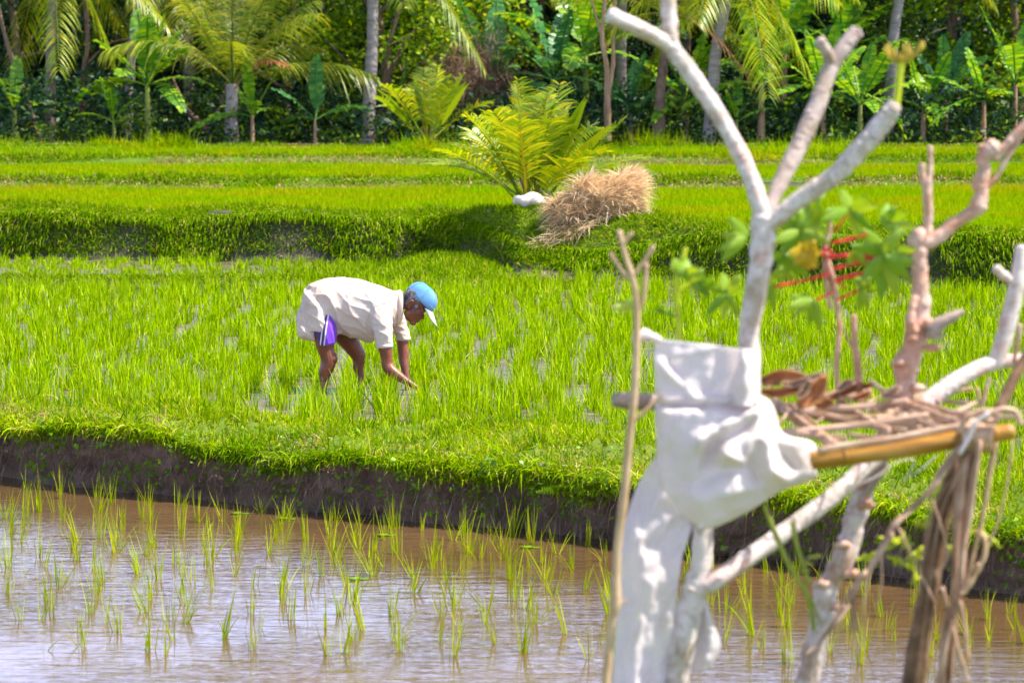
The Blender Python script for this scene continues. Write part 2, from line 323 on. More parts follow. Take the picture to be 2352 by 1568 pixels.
def gz(x, y):
    x = np.asarray(x, float); y = np.asarray(y, float)
    t = y - yb1(x); w_ = w1(x)
    zb = .34 + .05 * wig(x, 2.1, 0) + .03 * np.sin(x * 5 + y * 3)
    z = zb + (.25 - zb) * sm((t - w_ + .5) / .5)
    z = z + .10 * np.exp(-((y - 31.5 - .25 * wig(x, .5, 1)) / .35) ** 2) * sm((.6 - x) / 1.2)
    r = yr2(x); s = y - r
    z = z + .54 * sm((s + .35 * np.exp(-((x - .75) / 1.1) ** 2)) / (.34 + 1.3 * np.exp(-((x - .75) / 1.1) ** 2))) + .09 * np.exp(-((s - .8) / .5) ** 2) + .05 * np.sin(x * 2.3 + y * 1.1) * sm(s / .5) * np.exp(-(s / 1.5) ** 2)
    z = z + .20 * np.exp(-((x - .9) / 1.35) ** 2 - ((y - 34.3) / 1.3) ** 2) + .16 * np.exp(-((x + .9) / .55) ** 2 - ((y - 33.6) / 1.1) ** 2) * sm((y - 31) / 1)
    z = z + .13 * sm((y - 45.8 - .3 * wig(x, .4, 3)) / .35) + .06 * np.exp(-((y - 46.3) / .4) ** 2)
    z = z + .12 * sm((y - 54.5 - .4 * wig(x, .3, 5)) / .35) + .07 * np.exp(-((y - 55.2) / .4) ** 2)
    z = z + .14 * np.exp(-((y - 60.8) / .8) ** 2)
    return z
xs = np.concatenate([-np.geomspace(600, 16, 16), np.arange(-15, -5, .25), np.arange(-5, 5, .035), np.arange(5, 15, .25), np.geomspace(15.2, 600, 16)])
rows = []   # (function of x -> y, z, material)
for yy, z in ((-30, .92), (0, .92), (5, .92), (7.0, .92), (7.35, .90)): rows.append((xs * 0 + yy, xs * 0 + z, 2))
rows.append((xs * 0 + 7.45 + .05 * wig(xs, 3, 1), xs * 0 + .75, 0)); rows.append((xs * 0 + 7.5, xs * 0 - .2, 0)); rows.append((xs * 0 + 9, xs * 0 - .2, 0))
b = yb1(xs); top = gz(xs, b + .06)
rows.append((b - .02, xs * 0 - .2, 0)); 
nface = 16
for i in range(nface):
    t = i / (nface - 1); z = -.12 + (top + .10) * t + .02 * math.sin(PI * t) * np.sin(xs * 9)
    n1 = np.array([noise.fractal(Vector((x * 1.6, i * .22, 3)), 1, 2.0, 4) for x in xs]); n2 = np.array([noise.fractal(Vector((x * 7, i * .8, 9)), 1, 2.0, 3) for x in xs])
    y = b + .09 * (1 - t) - .05 * math.sin(t * 2.6) + .12 * t * t + n1 * .10 + n2 * .045
    if i < 6: y = y + np.clip(np.array([noise.noise(Vector((x * 1.3 + 20, .2, 0))) for x in xs]) - .18, 0, 1) * .5 * (1 - i / 6)
    rows.append((y, z, 0))
for t in np.concatenate([np.arange(.22, 3.4, .16)]):
    y = b + t; rows.append((y, gz(xs, y) + .02 * rng.standard_normal(len(xs)) * (t < 1.5), 1))
r2 = yr2(xs); a = b + 3.5
for t in np.linspace(0, 1, 26)[:-1]:
    y = a + (r2 - .15 - a) * t; rows.append((y, gz(xs, y), 1))
for s in np.arange(-.1, 3.2, .1):
    y = r2 + s
    n1 = np.array([noise.fractal(Vector((x * 1.5, s * 2, 5)), 1, 2.0, 3) for x in xs])
    rows.append((y, gz(xs, y) + n1 * (.08 if 0 < s < .5 else .015), 1))
a = r2 + 3.3
for t in np.linspace(0, 1, 24)[:-1]: y = a + (45.3 - a) * t; rows.append((y, gz(xs, y), 1))
for yy in list(np.arange(45.3, 47.5, .15)) + list(np.arange(48, 54, .8)) + list(np.arange(54, 56, .15)) + list(np.arange(56.5, 60, .8)) + list(np.arange(60, 62.5, .25)):
    rows.append((xs * 0 + yy, gz(xs, xs * 0 + yy), 1))
for yy in list(np.arange(63, 90, 3)) + [100, 130, 200, 400, 900]:
    rows.append((xs * 0 + yy, xs * 0 + 1.04 + .05 * wig(xs, .3, yy), 1))
GV = np.stack([np.stack([xs, y, z], 1) for y, z, m in rows])
nr, nc = GV.shape[:2]
yc = (GV[:-1, :-1, 1] + GV[1:, 1:, 1]) / 2; xc = np.broadcast_to((xs[:-1] + xs[1:])[None] / 2, yc.shape)
mi = np.zeros((nr - 1, nc - 1), int)
t_ = yc - yb1(xc); s_ = yc - yr2(xc)
mi[:] = 1
mi[(yc < 7.4)] = 1
mi[(yc >= 7.4) & (t_ < .16)] = 0
mi[(t_ >= w1(xc) - .15) & (s_ < -.05)] = 2
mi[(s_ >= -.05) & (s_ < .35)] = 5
mi[(s_ >= .9)] = 3
mi[(yc > 61.6)] = 4
for yy in (45.75, 54.45): mi[(abs(yc - yy - .1) < .10) & (np.sin(xc * 1.3 + yy) + np.sin(xc * .47) > .9)] = 5
i = np.arange(nr - 1)[:, None] * nc + np.arange(nc - 1)[None]
gf = np.stack([i, i + 1, i + nc + 1, i + nc], -1).reshape(-1, 4)
gm = np_mesh('ground', GV, gf, mi.ravel())
tag(link('ground', gm, [M['soil'], M['turf'], M['mud'], M['turf_far'], M['forest_floor'], M['soil_far']]), kind='structure')
wx = np.array([-60, 60.]); wm = MB(); wm.add([(-80, 7.42, 0), (80, 7.42, 0), (80, 24, 0), (-80, 24, 0)], [(0, 1, 2, 3)])
tag(wm.build('water', M['water'], smooth=False), kind='structure')

def half(y): return y * .19 + 1.2          # half width worth filling at a distance
def scatter(n, y0, y1, xl=None):
    """points uniform in area inside the widening view wedge"""
    u = rng.uniform(0, 1, n * 2); y = np.sqrt(y0 ** 2 + u * (y1 ** 2 - y0 ** 2)); x = rnd(-1, 1, n * 2) * half(y)
    return x[:n], y[:n]
def dirs(n, spread, up=1.0):
    a = rnd(0, 2 * PI, n); r = np.abs(rng.normal(0, spread, n))
    return np.stack([np.cos(a) * r, np.sin(a) * r, np.full(n, up)], 1)

# --- grass on the near bund
n = 95000
x = rnd(-5.3, 4.6, n); t = rnd(0, 1, n) ** .8 * (w1(x) + .1) - .02; y = yb1(x) + t
tuft = np.array([noise.noise(Vector((a * 2.2, b_ * 2.2, 0))) for a, b_ in zip(x[::1], y[::1])])
keep = (rng.uniform(0, 1, n) < .75 + tuft * .9); x, y, t, tuft = x[keep], y[keep], t[keep], tuft[keep]; n = len(x)
L = rnd(.05, .13, n) * (1 + tuft * .9); L[rng.uniform(0, 1, n) < .02] *= 1.7
pA = blades(np.stack([x, y, gz(x, y) - .01], 1), dirs(n, .75), L, rnd(.005, .011, n), rnd(.1, .8, n), 3)
n = 30000   # hanging over the lip
x = rnd(-5.3, 4.6, n); hang = np.array([max(0, .5 + noise.fractal(Vector((a * 1.7, 1, 0)), 1, 2, 3) * .9) for a in x]); dz = rng.uniform(0, 1, n) ** 2.0 * .15 * hang
y = yb1(x) + .10 - rnd(0, .17, n) - dz * .2; D = dirs(n, .9, .5); D[:, 1] -= .45
pB = blades(np.stack([x, y, gz(x, yb1(x) + .1) - dz + .01], 1), D, rnd(.05, .12, n), rnd(.005, .011, n), rnd(.3, 1.0, n), 3)
n = 2600; x = rnd(-5.3, 4.6, n); k_ = rnd(-5.3, 4.6, 130); x = k_[rng.integers(0, 130, n)] + rng.normal(0, .05, n); y = yb1(x) + rnd(-.05, .3, n); D = dirs(n, .7, .8); D[:, 1] -= .3
pC = blades(np.stack([x, y, gz(x, np.maximum(y, yb1(x) + .08))], 1), D, rnd(.12, .28, n), rnd(.006, .013, n), rnd(.3, 1.0, n), 4)
V, Fq = merge([pA, pB, pC]); tag(link('grass', np_mesh('grass', V, Fq), M['grass']), kind='stuff')
# --- weeds, creepers, dead roots on the soil face
n = 2600
cx = rnd(-5, 4.4, 230); cz = rnd(.04, .34, 230) ** .9; k = rng.integers(0, 230, n)
x = cx[k] + rng.normal(0, .035, n); z = np.clip(cz[k] + rng.normal(0, .03, n), .02, .4); y = yb1(x) - .06 - rnd(0, .06, n)
V, Fq = cards(np.stack([x, y, z], 1), rnd(.012, .045, n), .75)
n2 = 2200; x = rnd(-5, 4.4, n2); y = yb1(x) + rnd(-.12, .9, n2); V2, F2 = cards(np.stack([x, y, gz(x, np.maximum(y, yb1(x) + .05)) + rnd(0, .06, n2) - .2 * (y < yb1(x) - .02) * rnd(0, 1, n2)], 1), rnd(.02, .045, n2), .6)
V, Fq = merge([(V, Fq), (V2, F2)]); tag(link('weeds', np_mesh('weeds', V, Fq), M['weed']), kind='stuff')
n = 5200; x = rnd(-5, 4.4, n); z = rnd(.05, .33, n); D = sph(n); D[:, 1] = -abs(D[:, 1]) * .5 - .1; D[:, 2] -= .4
V, Fq = blades(np.stack([x, yb1(x) - .03, z], 1), D, rnd(.04, .17, n), rnd(.002, .006, n), rnd(.1, 1.2, n), 3)
tag(link('roots', np_mesh('roots', V, Fq), M['root']), kind='stuff')
# --- grass of the second riser, the mound and the low bund
n = 110000; x = rnd(-8.2, 7.6, n); s = rnd(0, 1, n) ** 1.2 * (1.35 + 1.6 * np.exp(-((x - .6) / 1.5) ** 2)) + .08; y = yr2(x) + s
bare = np.array([noise.fractal(Vector((a * .55, 7, 0)), 1, 2, 3) for a in x]); keep = s > np.clip(.08 - bare * .12, .0, .13) - .45 * np.exp(-((x - .2) / 1.3) ** 2)
keep &= s > .02; x, y, s = x[keep], y[keep], s[keep]; n = len(x)
D = dirs(n, .8); D[:, 1] -= .55 * np.exp(-s / .5)
tuft = np.array([noise.noise(Vector((a * 1.6, b_ * 1.6, 5))) for a, b_ in zip(x, y)])
pA = blades(np.stack([x, y, gz(x, y) - .02], 1), D, rnd(.07, .18, n) * (1 + tuft * .8), rnd(.010, .02, n), rnd(.2, 1, n), 2)
n = 22000; x = rnd(-7.5, .9, n); y = 31.5 + .25 * wig(x, .5, 1) + rng.normal(0, .38, n)
nh = 34000; xh = rnd(-8.2, 7.6, nh); hg = np.array([np.clip(.45 + noise.fractal(Vector((a * .9, 3, 0)), 1, 2, 4) * 1.3, 0.35, 1.3) for a in xh]); sh_ = .42 - rng.uniform(0, 1, nh) ** 1.5 * .42 * hg; yh = yr2(xh) + sh_
Dh = dirs(nh, .8, .3); Dh[:, 1] -= .8; pH = blades(np.stack([xh, yh - .03, gz(xh, yh) + .01], 1), Dh, rnd(.06, .15, nh), rnd(.009, .018, nh), rnd(.4, 1.2, nh), 2)
pB = blades(np.stack([x, y, gz(x, y)], 1), dirs(n, .8), rnd(.06, .16, n), rnd(.009, .016, n), rnd(.2, 1, n), 2)
n = 5000; cx = rnd(-8, 7.6, 160); k = rng.integers(0, 160, n); x = cx[k] + rng.normal(0, .12, n); s = rnd(.0, .42, n); y = yr2(x) + s; V2, F2 = cards(np.stack([x, y - .03, gz(x, y) + rnd(0, .03, n)], 1), rnd(.02, .05, n), .5)
n = 26000; x = rng.normal(-1.0, .75, n); y = rng.normal(33.7, .8, n); kk = (x < .9) & (y < yr2(x) + .3) & (y > 32); x, y = x[kk], y[kk]; n = len(x)
pT = blades(np.stack([x, y, gz(x, y) - .01], 1), dirs(n, .8), rnd(.06, .17, n), rnd(.009, .017, n), rnd(.2, 1, n), 2)
n = 24000; x = rng.normal(1.2, 1.0, n); y = yr2(x) + rnd(.5, 2.9, n); pM = blades(np.stack([x, y, gz(x, y) - .02], 1), dirs(n, .9), rnd(.06, .15, n), rnd(.010, .018, n), rnd(.2, 1, n), 2)
ps = [pA, pB, pH, pT, pM, (V2, F2)]
for y0, nn in ((46.2, 42000), (55.1, 42000), (60.9, 56000)):
    x = rnd(-1, 1, nn) * (half(y0) + 1); y = y0 + np.abs(rng.normal(0, .55 if y0 < 60 else .9, nn)) - .25
    tuft = np.array([noise.fractal(Vector((a * .8, y0, 5)), 1, 2, 3) for a in x])
    ps.append(blades(np.stack([x, y, gz(x, y) - .02], 1), dirs(nn, .7), np.clip(rnd(.08, .2, nn) * (1 + tuft * 1.1), .05, .5), rnd(.014, .03, nn), rnd(.2, .9, nn), 2))
V, Fq = merge(ps); tag(link('grass', np_mesh('riser_grass', V, Fq), M['grass_far']), kind='stuff')
ps = []
for y0, nn in ((45.75, 9000), (54.5, 8000), (61.0, 3000)):
    x = rnd(-1, 1, nn) * (half(y0) + 1); y = y0 + rng.normal(0, .16, nn); kk = np.array([noise.fractal(Vector((a * .6, y0, 8)), 1, 2, 3) for a in x]) > -.25; x, y = x[kk], y[kk]; m_ = len(x)
    ps.append(blades(np.stack([x, y, gz(x, y) + .03], 1), dirs(m_, .9), rnd(.05, .13, m_), rnd(.014, .026, m_), rnd(.3, 1, m_), 2))
nn = 2600; k_ = rnd(-5.2, 4.5, 60); x = k_[rng.integers(0, 60, nn)] + rng.normal(0, .06, nn); y = yb1(x) + .1 + np.abs(rng.normal(0, .3, nn)); ps.append(blades(np.stack([x, y, gz(x, y) + .04], 1), dirs(nn, 1.2, .5), rnd(.04, .12, nn), rnd(.003, .007, nn), rnd(.3, 1, nn), 2))
V, Fq = merge(ps); tag(link('dry_grass', np_mesh('dry_grass', V, Fq), M['drygrass']), kind='stuff')
# --- young rice of the upper terraces
def field(n, y0, y1, hl, wd, name):
    x, y = scatter(n, y0, y1); keep = (y - yr2(x) > .95 + 1.9 * np.exp(-((x - .6) / 1.4) ** 2)); x, y = x[keep], y[keep]; n = len(x)
    d = np.array([noise.fractal(Vector((a * .35, b_ * .35, 2)), 1, 2, 3) for a, b_ in zip(x, y)])
    h = np.clip(rnd(.7, 1.1, n) * hl * (1 + d * .45), .05, 1)
    V, Fq = blades(np.stack([x, y, gz(x, y) - .02], 1), dirs(n, .45), h, rnd(.7, 1.2, n) * wd, rnd(.05, .5, n), 2)
    tag(link(name, np_mesh(name, V, Fq), M['rice_far']), kind='stuff')
field(190000, 33, 45.7, .16, .013, 'rice_field'); field(120000, 46.4, 54.4, .16, .018, 'rice_field'); field(90000, 55.2, 60.4, .16, .022, 'rice_field')
# --- rice clumps of the farmer's paddy
def clump(n, h, spread, wd, rad, seg=4, droop=(.05, .6)):
    D = dirs(n, spread); B = np.stack([rng.normal(0, rad, n), rng.normal(0, rad, n), np.full(n, -.02)], 1)
    return blades(B, D, rnd(.55, 1.08, n) * h, rnd(.8, 1.2, n) * wd, rnd(*droop, n), seg)
MANX, MANY = P(364.3, 389.5, 20.6).x, 20.6
feet = [(MANX - .29, MANY - .13, .16), (MANX - .29, MANY - .45, .16), (MANX - .03, MANY + .2, .16), (MANX - .03, MANY - .1, .15), (MANX + .42, MANY - .22, .14), (MANX + .25, MANY - .3, .14)]
pts = []
for i, gx in enumerate(np.arange(-9, 9, .265)):
    for gy in np.arange(12.5, 37, .225):
        px = gx + gy * .006 + rng.normal(0, .055) + .07 * math.sin(gy * .8 + gx); py = gy + rng.normal(0, .055)
        if abs(px) > half(py) + .3: continue
        if py < float(yb1(px) + w1(px)) - .12 or py > float(yr2(px)) - .05: continue
        if px < .6 and abs(py - 31.5 - .25 * float(wig(px, .5, 1))) < .45: continue
        if any((px - a) ** 2 + (py - b_) ** 2 < c * c for a, b_, c in feet): continue
        nz = noise.noise(Vector((px * .9, py * .5, 11)))
        if rng.uniform() < .05 + max(0, nz - .25) * .6: continue
        if py > 31.5 and px < .6 and rng.uniform() < .35: continue
        pts.append((px, py, nz))
pts.sort(key=lambda p: p[1] - abs(p[0]) * 0)
seen = [p for p in pts if abs(p[0]) < p[1] * .183]; near = seen[:300]; nearset = set(near); rest = [p for p in pts if p not in nearset]
variants = []
for v in range(10):
    V, Fq = clump(40, .31, .26, .009, .038)
    me = np_mesh('rice_clump', V, Fq); me.materials.append(M['rice']); variants.append(me)
for k, (px, py, nz) in enumerate(near):
    o = bpy.data.objects.new('rice_clump', variants[k % 10]); C.objects.link(o)
    o.location = (px, py, float(gz(px, py))); s = rng.uniform(.85, 1.12) * (1 + nz * .25); o.scale = (s, s, s); o.rotation_euler.z = rng.uniform(0, 6.28)
    tag(o, 'bright green rice clump in the nearest rows behind the grassy bund', 'rice plant', 'rice clumps in the front rows of the paddy')
R = np.array(rest); nb = np.where(R[:, 1] < 26, 34, 28); B = np.repeat(R, nb, axis=0); n = len(B)
far = (B[:, 1] - 18) / 18
base = np.stack([B[:, 0] + rng.normal(0, .041, n), B[:, 1] + rng.normal(0, .041, n), np.zeros(n)], 1); base[:, 2] = gz(base[:, 0], base[:, 1]) - .02
h = rnd(.55, 1.08, n) * .27 * (1 + B[:, 2] * .25) * np.where((B[:, 1] > 31.5) & (B[:, 0] < .6), .62, 1)
V, Fq = blades(base, dirs(n, .28), h, rnd(.0075, .0105, n) * (1 + np.clip(far, 0, 1) * .7), rnd(.05, .6, n), 3)
tag(link('rice_plants', np_mesh('rice_plants', V, Fq), M['rice']), kind='stuff')
# --- seedlings standing in the pond
sv = []
for v in range(26):
    nb_ = int(rng.integers(4, 15)); lean = rng.normal(0, .12, 2)
    D = dirs(nb_, rng.uniform(.1, .32)); D[:, 0] += lean[0]; D[:, 1] += lean[1]
    if v % 4 == 0: D[:2, 0] += .7
    V, Fq = blades(np.stack([rng.normal(0, .010, nb_), rng.normal(0, .010, nb_), np.full(nb_, -.03)], 1), D, rnd(.13, .30, nb_) * rng.uniform(.8, 1.15), rnd(.0045, .0075, nb_), rnd(0, .35, nb_), 4)
    me = np_mesh('rice_seedling', V, Fq); me.materials.append(M['seedling']); sv.append(me)
cnt = 0
for gy in np.arange(12.2, 20.5, .275):
    for gx in np.arange(-4.2, 4.2, .235):
        px = gx + .5 * .245 * (int(gy * 3) % 2) + rng.normal(0, .045) - gy * .02; py = gy + rng.normal(0, .06) - px * .12
        if abs(px) > py * .187 or py > float(yb1(px)) - .22 or rng.uniform() < .08 or py < 12: continue
        o = bpy.data.objects.new('rice_seedling', sv[int(rng.integers(0, 26))]); C.objects.link(o); s = rng.uniform(.75, 1.12); o.scale = (s, s, s)
        o.location = (px, py, 0); o.rotation_euler.z = rng.uniform(0, 6.28); cnt += 1
        tag(o, 'thin young rice seedling standing in the muddy pond water', 'rice seedling', 'rice seedlings planted out in the flooded pond')
print('SEEDLINGS', cnt, 'CLUMPS', len(pts))
# floating leaves
for k, (x_, y_) in enumerate(((655, 1192), (885, 1230), (1215, 1258), (548, 1180), (820, 1330))):
    p = P(x_ * K, y_ * K, 15); d = (CAM_Z) / (CAM_Z - p.z); q = Vector((p.x * d, p.y * d, .006)); m = MB()
    for j in range(3):
        a0 = j * 2.1; c = Vector((.03 * math.cos(a0), .02 * math.sin(a0), 0))
        m.add([(c.x + .03 * (1 + .3 * math.sin(3 * a)) * math.cos(a), c.y + .025 * math.sin(a), .003 * j + .002 * math.sin(2 * a)) for a in np.linspace(0, 2 * PI, 9)[:-1]], [tuple(range(8))])
    o = m.build('floating_leaf', M['weed'], smooth=False); o.location = q
    tag(o, ['pale leaf scrap floating at left of the bank shadow', 'pale leaf scrap floating under the middle of the bank', 'pale leaf scrap floating nearest the beige stake', 'pale leaf scrap floating leftmost by the bank', 'pale leaf scrap floating farthest out from the bank'][k], 'leaf', 'leaf scraps floating by the bank')
# little fern on the soil face
fx = P(1295 * K, 1195 * K, 14.3); m = MB(); Bf = []; 
x0 = fx.x; y0 = float(yb1(x0)) - .09
for k in range(7):
    a = -1.2 + k * .4; tip = Vector((math.sin(a) * .13, -.07, .06 * math.cos(a) - .02)); base_ = Vector((x0, y0, fx.z))
    for j in range(1, 9):
        for sgn in (-1, 1):
            c = base_ + tip * (j / 8); pn = Vector((-tip.z, 0, tip.x)).normalized() * sgn * .03 * (1 - j / 10)
            m.add([c, c + pn + tip * .04, c + pn * 1.1 + tip * .09, c + tip * .1], [(0, 1, 2, 3)])
tag(m.build('fern', M['weed'], smooth=False, origin=base_), 'small green fern growing from the bank soil above the water', 'fern')
# ------------------------------------------------------------------ forest edge
def gx_(p): return float(gz(p.x, p.y)) if p.y < 62 else 1.03
def at(x, d): p = Q(x, 345, d); return Vector((p.x, d, 0)) + Vector((0, 0, gx_(Vector((p.x, d, 0)))))
def frond(base, az, el, L, droop, leaf, nl=34, width=.035, rach=.022, tw=0, stem=.18, ld=(.15, .5)):
    """rachis curve + two rows of drooping leaflets"""
    d = np.array([math.cos(az) * math.cos(el), math.sin(az) * math.cos(el), math.sin(el)]); t = np.linspace(0, 1, nl)
    pos = np.array(base)[None] + d[None] * (L * t)[:, None]; pos[:, 2] -= droop * L * t ** 2
    tan = np.gradient(pos, axis=0); tan /= np.linalg.norm(tan, axis=1)[:, None]
    side = np.cross(tan, [0, 0, 1.]); side /= np.linalg.norm(side, axis=1)[:, None] + 1e-9
    up = np.cross(side, tan); ps = []; ok = t > stem
    for sg in (-1, 1):
        D = side * sg * .8 + tan * .55 + up * (.25 + tw)
        ln = leaf * np.sin(PI * (.12 + .83 * (t - stem) / (1 - stem))) ** .6 * rnd(.85, 1.1, nl)
        ln = np.nan_to_num(ln)
        ps.append(blades(pos[ok], (D + rng.normal(0, .06, D.shape))[ok], ln[ok], np.full(ok.sum(), width), rnd(*ld, ok.sum()), 4, side=tan[ok] + up[ok] * .5, prof='leaf'))
    V, Fc = tube(pos[::4], np.linspace(rach, rach * .25, len(pos[::4])), 5, 2, cap=False)
    ps.append((np.array(V), np.array(Fc)))
    return ps
def crown_mesh(name, ps, m, parent, off):
    V, Fq = merge(ps); return link(name, np_mesh(name, V - np.array(off)[None], Fq), m, parent)
GP = 'coconut palms along the edge of the forest'
def palm(x, d, hgt, r, lean, label, nf=16, fl=3.0, leafm='palm', dry=1, ring=.06, young=False, az0=None, elr=(-.5, 1.3), trunkm='trunk_grey', kink=0):
    b0 = at(x, d); root = empty('coconut_palm', b0, label, 'palm tree', GP)
    topp = Vector((lean, 0, hgt)); mid = Vector((lean * .35 + kink, 0, hgt * .5))
    if hgt > .5:
        V, Fc = tube([(0, 0, -.1), mid * .5, mid, (mid + topp) * .5 + Vector((lean * .1, 0, 0)), topp], [r * 1.15, r, r * .9, r * .85, r * .8], 12, 8, knob=.06, ring=ring, ringn=7 / 1.0, seed=x)
        MB().add(V, Fc).build('trunk', M[trunkm], root)
    else: topp = Vector((0, 0, .02))
    ps = []
    for k in range(nf):
        az = (az0 or 0) + k * 2.399 + rng.normal(0, .15); el = elr[0] + (elr[1] - elr[0]) * ((k + .5) / nf) ** .8
        ps += frond(topp, az, el, fl * rng.uniform(.8, 1.1), rng.uniform(.25, .55) * (1.0 if el < .8 else .7), fl * .21, nl=64, width=fl * .0085, ld=(.45, 1.1), tw=-.1)
    crown_mesh('crown', ps, M[leafm], root, (0, 0, 0))
    for k in range(dry):
        f = frond(topp, rng.uniform(-1.2, .6), rng.uniform(-.1, .6), fl * .75, .8, fl * .22, nl=40, width=fl * .012); crown_mesh('dead_frond', f, M['dry_frond'], root, (0, 0, 0))
    return root
palm(530, 62.6, 1.45, .16, .05, 'low coconut palm with thick pale trunk and one orange dead frond', 16, 3.8, elr=(.45, 1.4), ring=.04, dry=0)
r_ = [o for o in C.objects if o.name.startswith('coconut_palm')][-1]
crown_mesh('dead_frond', frond((0.1, -.1, 1.35), -.35, .95, 2.0, .55, .5, nl=50, width=.035), M['dry_frond'], r_, (0, 0, 0))
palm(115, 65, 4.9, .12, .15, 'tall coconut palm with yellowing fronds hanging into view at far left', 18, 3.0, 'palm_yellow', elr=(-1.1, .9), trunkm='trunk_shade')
palm(290, 67, 5.4, .11, .55, 'slim grey coconut palm leaning right behind the tall banana plant', 16, 2.9, elr=(-1.0, .9))
palm(843, 63.5, 5.2, .14, .1, 'smooth grey coconut palm with a kink in its middle trunk', 16, 3.0, elr=(-.7, .9), kink=.10, ring=.015)
palm(1510, 63, 3.0, .12, .22, 'dark ringed coconut palm left of the leaning pale trunk', 14, 2.6, elr=(-.1, 1.3), ring=.12, trunkm='trunk_brown')
palm(1425, 69, 6.0, .13, .05, 'thin pale coconut palm standing back between banana leaves', 14, 2.6, elr=(-.7, .9))
palm(1625, 62.7, 4.6, .14, .55, 'pale coconut palm leaning right with yellow fronds over the white branches', 18, 3.2, 'palm_yellow', elr=(-1.0, .9), ring=.02)
palm(2035, 66, 5.6, .14, .5, 'tall pale coconut palm behind the green shoot of the white tree', 15, 3.0, elr=(-.8, .9), ring=.02)
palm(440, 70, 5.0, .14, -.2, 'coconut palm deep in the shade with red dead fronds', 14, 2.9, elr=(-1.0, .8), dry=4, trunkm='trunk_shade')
# young palms
GY = 'young coconut palms without trunks'
def young(b0, label, nf, fl, elr, azs=None, m='palm_yellow', lw=.05):
    root = empty('young_coconut_palm', b0, label, 'palm plant', GY); ps = []
    for k in range(nf):
        az = k * 2.399 + .4; el = elr[0] + (elr[1] - elr[0]) * ((k + .5) / nf)
        ps += frond((rng.normal(0, .05), rng.normal(0, .05), 0), az, el, fl * rng.uniform(.8, 1.08), rng.uniform(.05, .4), fl * .27, nl=34, width=lw * .8, rach=.018, stem=.3, tw=.12)
    crown_mesh('crown', ps, M[m], root, (0, 0, 0)); 
    nbl = 9; az_ = rnd(0, 2 * PI, nbl); el_ = rnd(.8, 1.35, nbl); DB = np.stack([np.cos(az_) * np.cos(el_), np.sin(az_) * np.cos(el_), np.sin(el_)], 1)
    V, Fq = blades(DB * fl * .3, DB, rnd(.55, .85, nbl) * fl * .9, rnd(.16, .24, nbl), rnd(.05, .3, nbl), 8, prof='leaf'); link('broad_leaves', np_mesh('broad_leaves', V, Fq), M[m], root)
    for k in range(4):
        V, Fc = tube([(.04 * k - .06, 0, -.05), (.07 * k - .1, 0, .2), (.11 * k - .17, 0, .42)], [.028, .02, .012], 6, 3); MB().add(V, Fc).build('leaf_stalk', M['stem_brown'], root)
    return root
py_ = Q(1225, 468, 34.6); young(Vector((py_.x, 34.6, float(gz(py_.x, 34.6)))), 'bushy yellow-green young coconut palm on the mound beside the straw heap', 30, 1.75, (.68, 1.5), lw=.036)
young(at(985, 61.3), 'young coconut palm in front of the dry brush at the forest edge', 11, 2.1, (.8, 1.45), lw=.045)

def banana(x, d, hgt, nl, label, lf=1.5, m='banana', st='stem_green', r=.08, spread=1.0, az0=0.0, lean=0):
    b0 = at(x, d); root = empty('banana_plant', b0, label, 'banana plant', 'banana plants along the forest edge')
    hs = hgt * .5
    V, Fc = tube([(0, 0, -.1), (lean * .4, 0, hs * .5), (lean, 0, hs)], [r, r * .8, r * .5], 9, 5, knob=.1, seed=x); MB().add(V, Fc).build('stem', M[st], root)
    mb = MB(); ll = min(lf, hgt * .8)
    for k in range(nl):
        az = az0 + k * 2.399 + rng.normal(0, .2); el = 1.35 - 1.15 * ((k + .3) / nl) * spread; L = ll * rng.uniform(.75, 1.1); W = L * rng.uniform(.13, .17)
        dr = .05 + .75 * (k / nl) * spread; d_ = Vector((math.cos(az) * math.cos(el), math.sin(az) * math.cos(el), math.sin(el))); ns = 22
        ps = [Vector((lean, 0, hs - .05)) + d_ * L * 1.25 * t - Vector((0, 0, dr * L * t * t)) for t in np.linspace(0, 1, ns + 1)]
        V, Fc = tube([tuple(p) for p in ps[::3]] , [.018] * len(ps[::3]), 5, 2, cap=False); mb.add(V, Fc)
        tilt = rng.uniform(-.4, .4); tear = 0; 
        for i in range(int(ns * .2), ns):
            T = (ps[i + 1] - ps[i]).normalized(); sd = T.cross(Vector((0, 0, 1))); sd = sd.normalized() if sd.length > .05 else Vector((1, 0, 0)); up = sd.cross(T)
            u0 = (i - ns * .2) / (ns * .8); u1 = (i + 1 - ns * .2) / (ns * .8)
            w0 = W * max(.05, math.sin(PI * min(1, u0 * .93 + .05)) ** .55); w1_ = W * max(.03, math.sin(PI * min(1, u1 * .93 + .05)) ** .55)
            for sg in (-1, 1):
                dd = (sd * sg * math.cos(tilt) + up * (.3 - rng.uniform(0, .35) - sg * math.sin(tilt))).normalized(); dip = Vector((0, 0, -rng.uniform(.02, .3) * w0)); gap = .82 if rng.uniform() < .5 else 1.02
                a = ps[i]; c = ps[i] + (ps[i + 1] - ps[i]) * gap
                m1 = a + dd * w0 * .55; m2 = c + dd * w1_ * .55
                mb.add([a, c, m2, m1, c + dd * w1_ + dip + T * .03, a + dd * w0 + dip + T * .03], [(0, 1, 2, 3), (3, 2, 4, 5)])
    mb.build('crown', M[m], root)
    return root
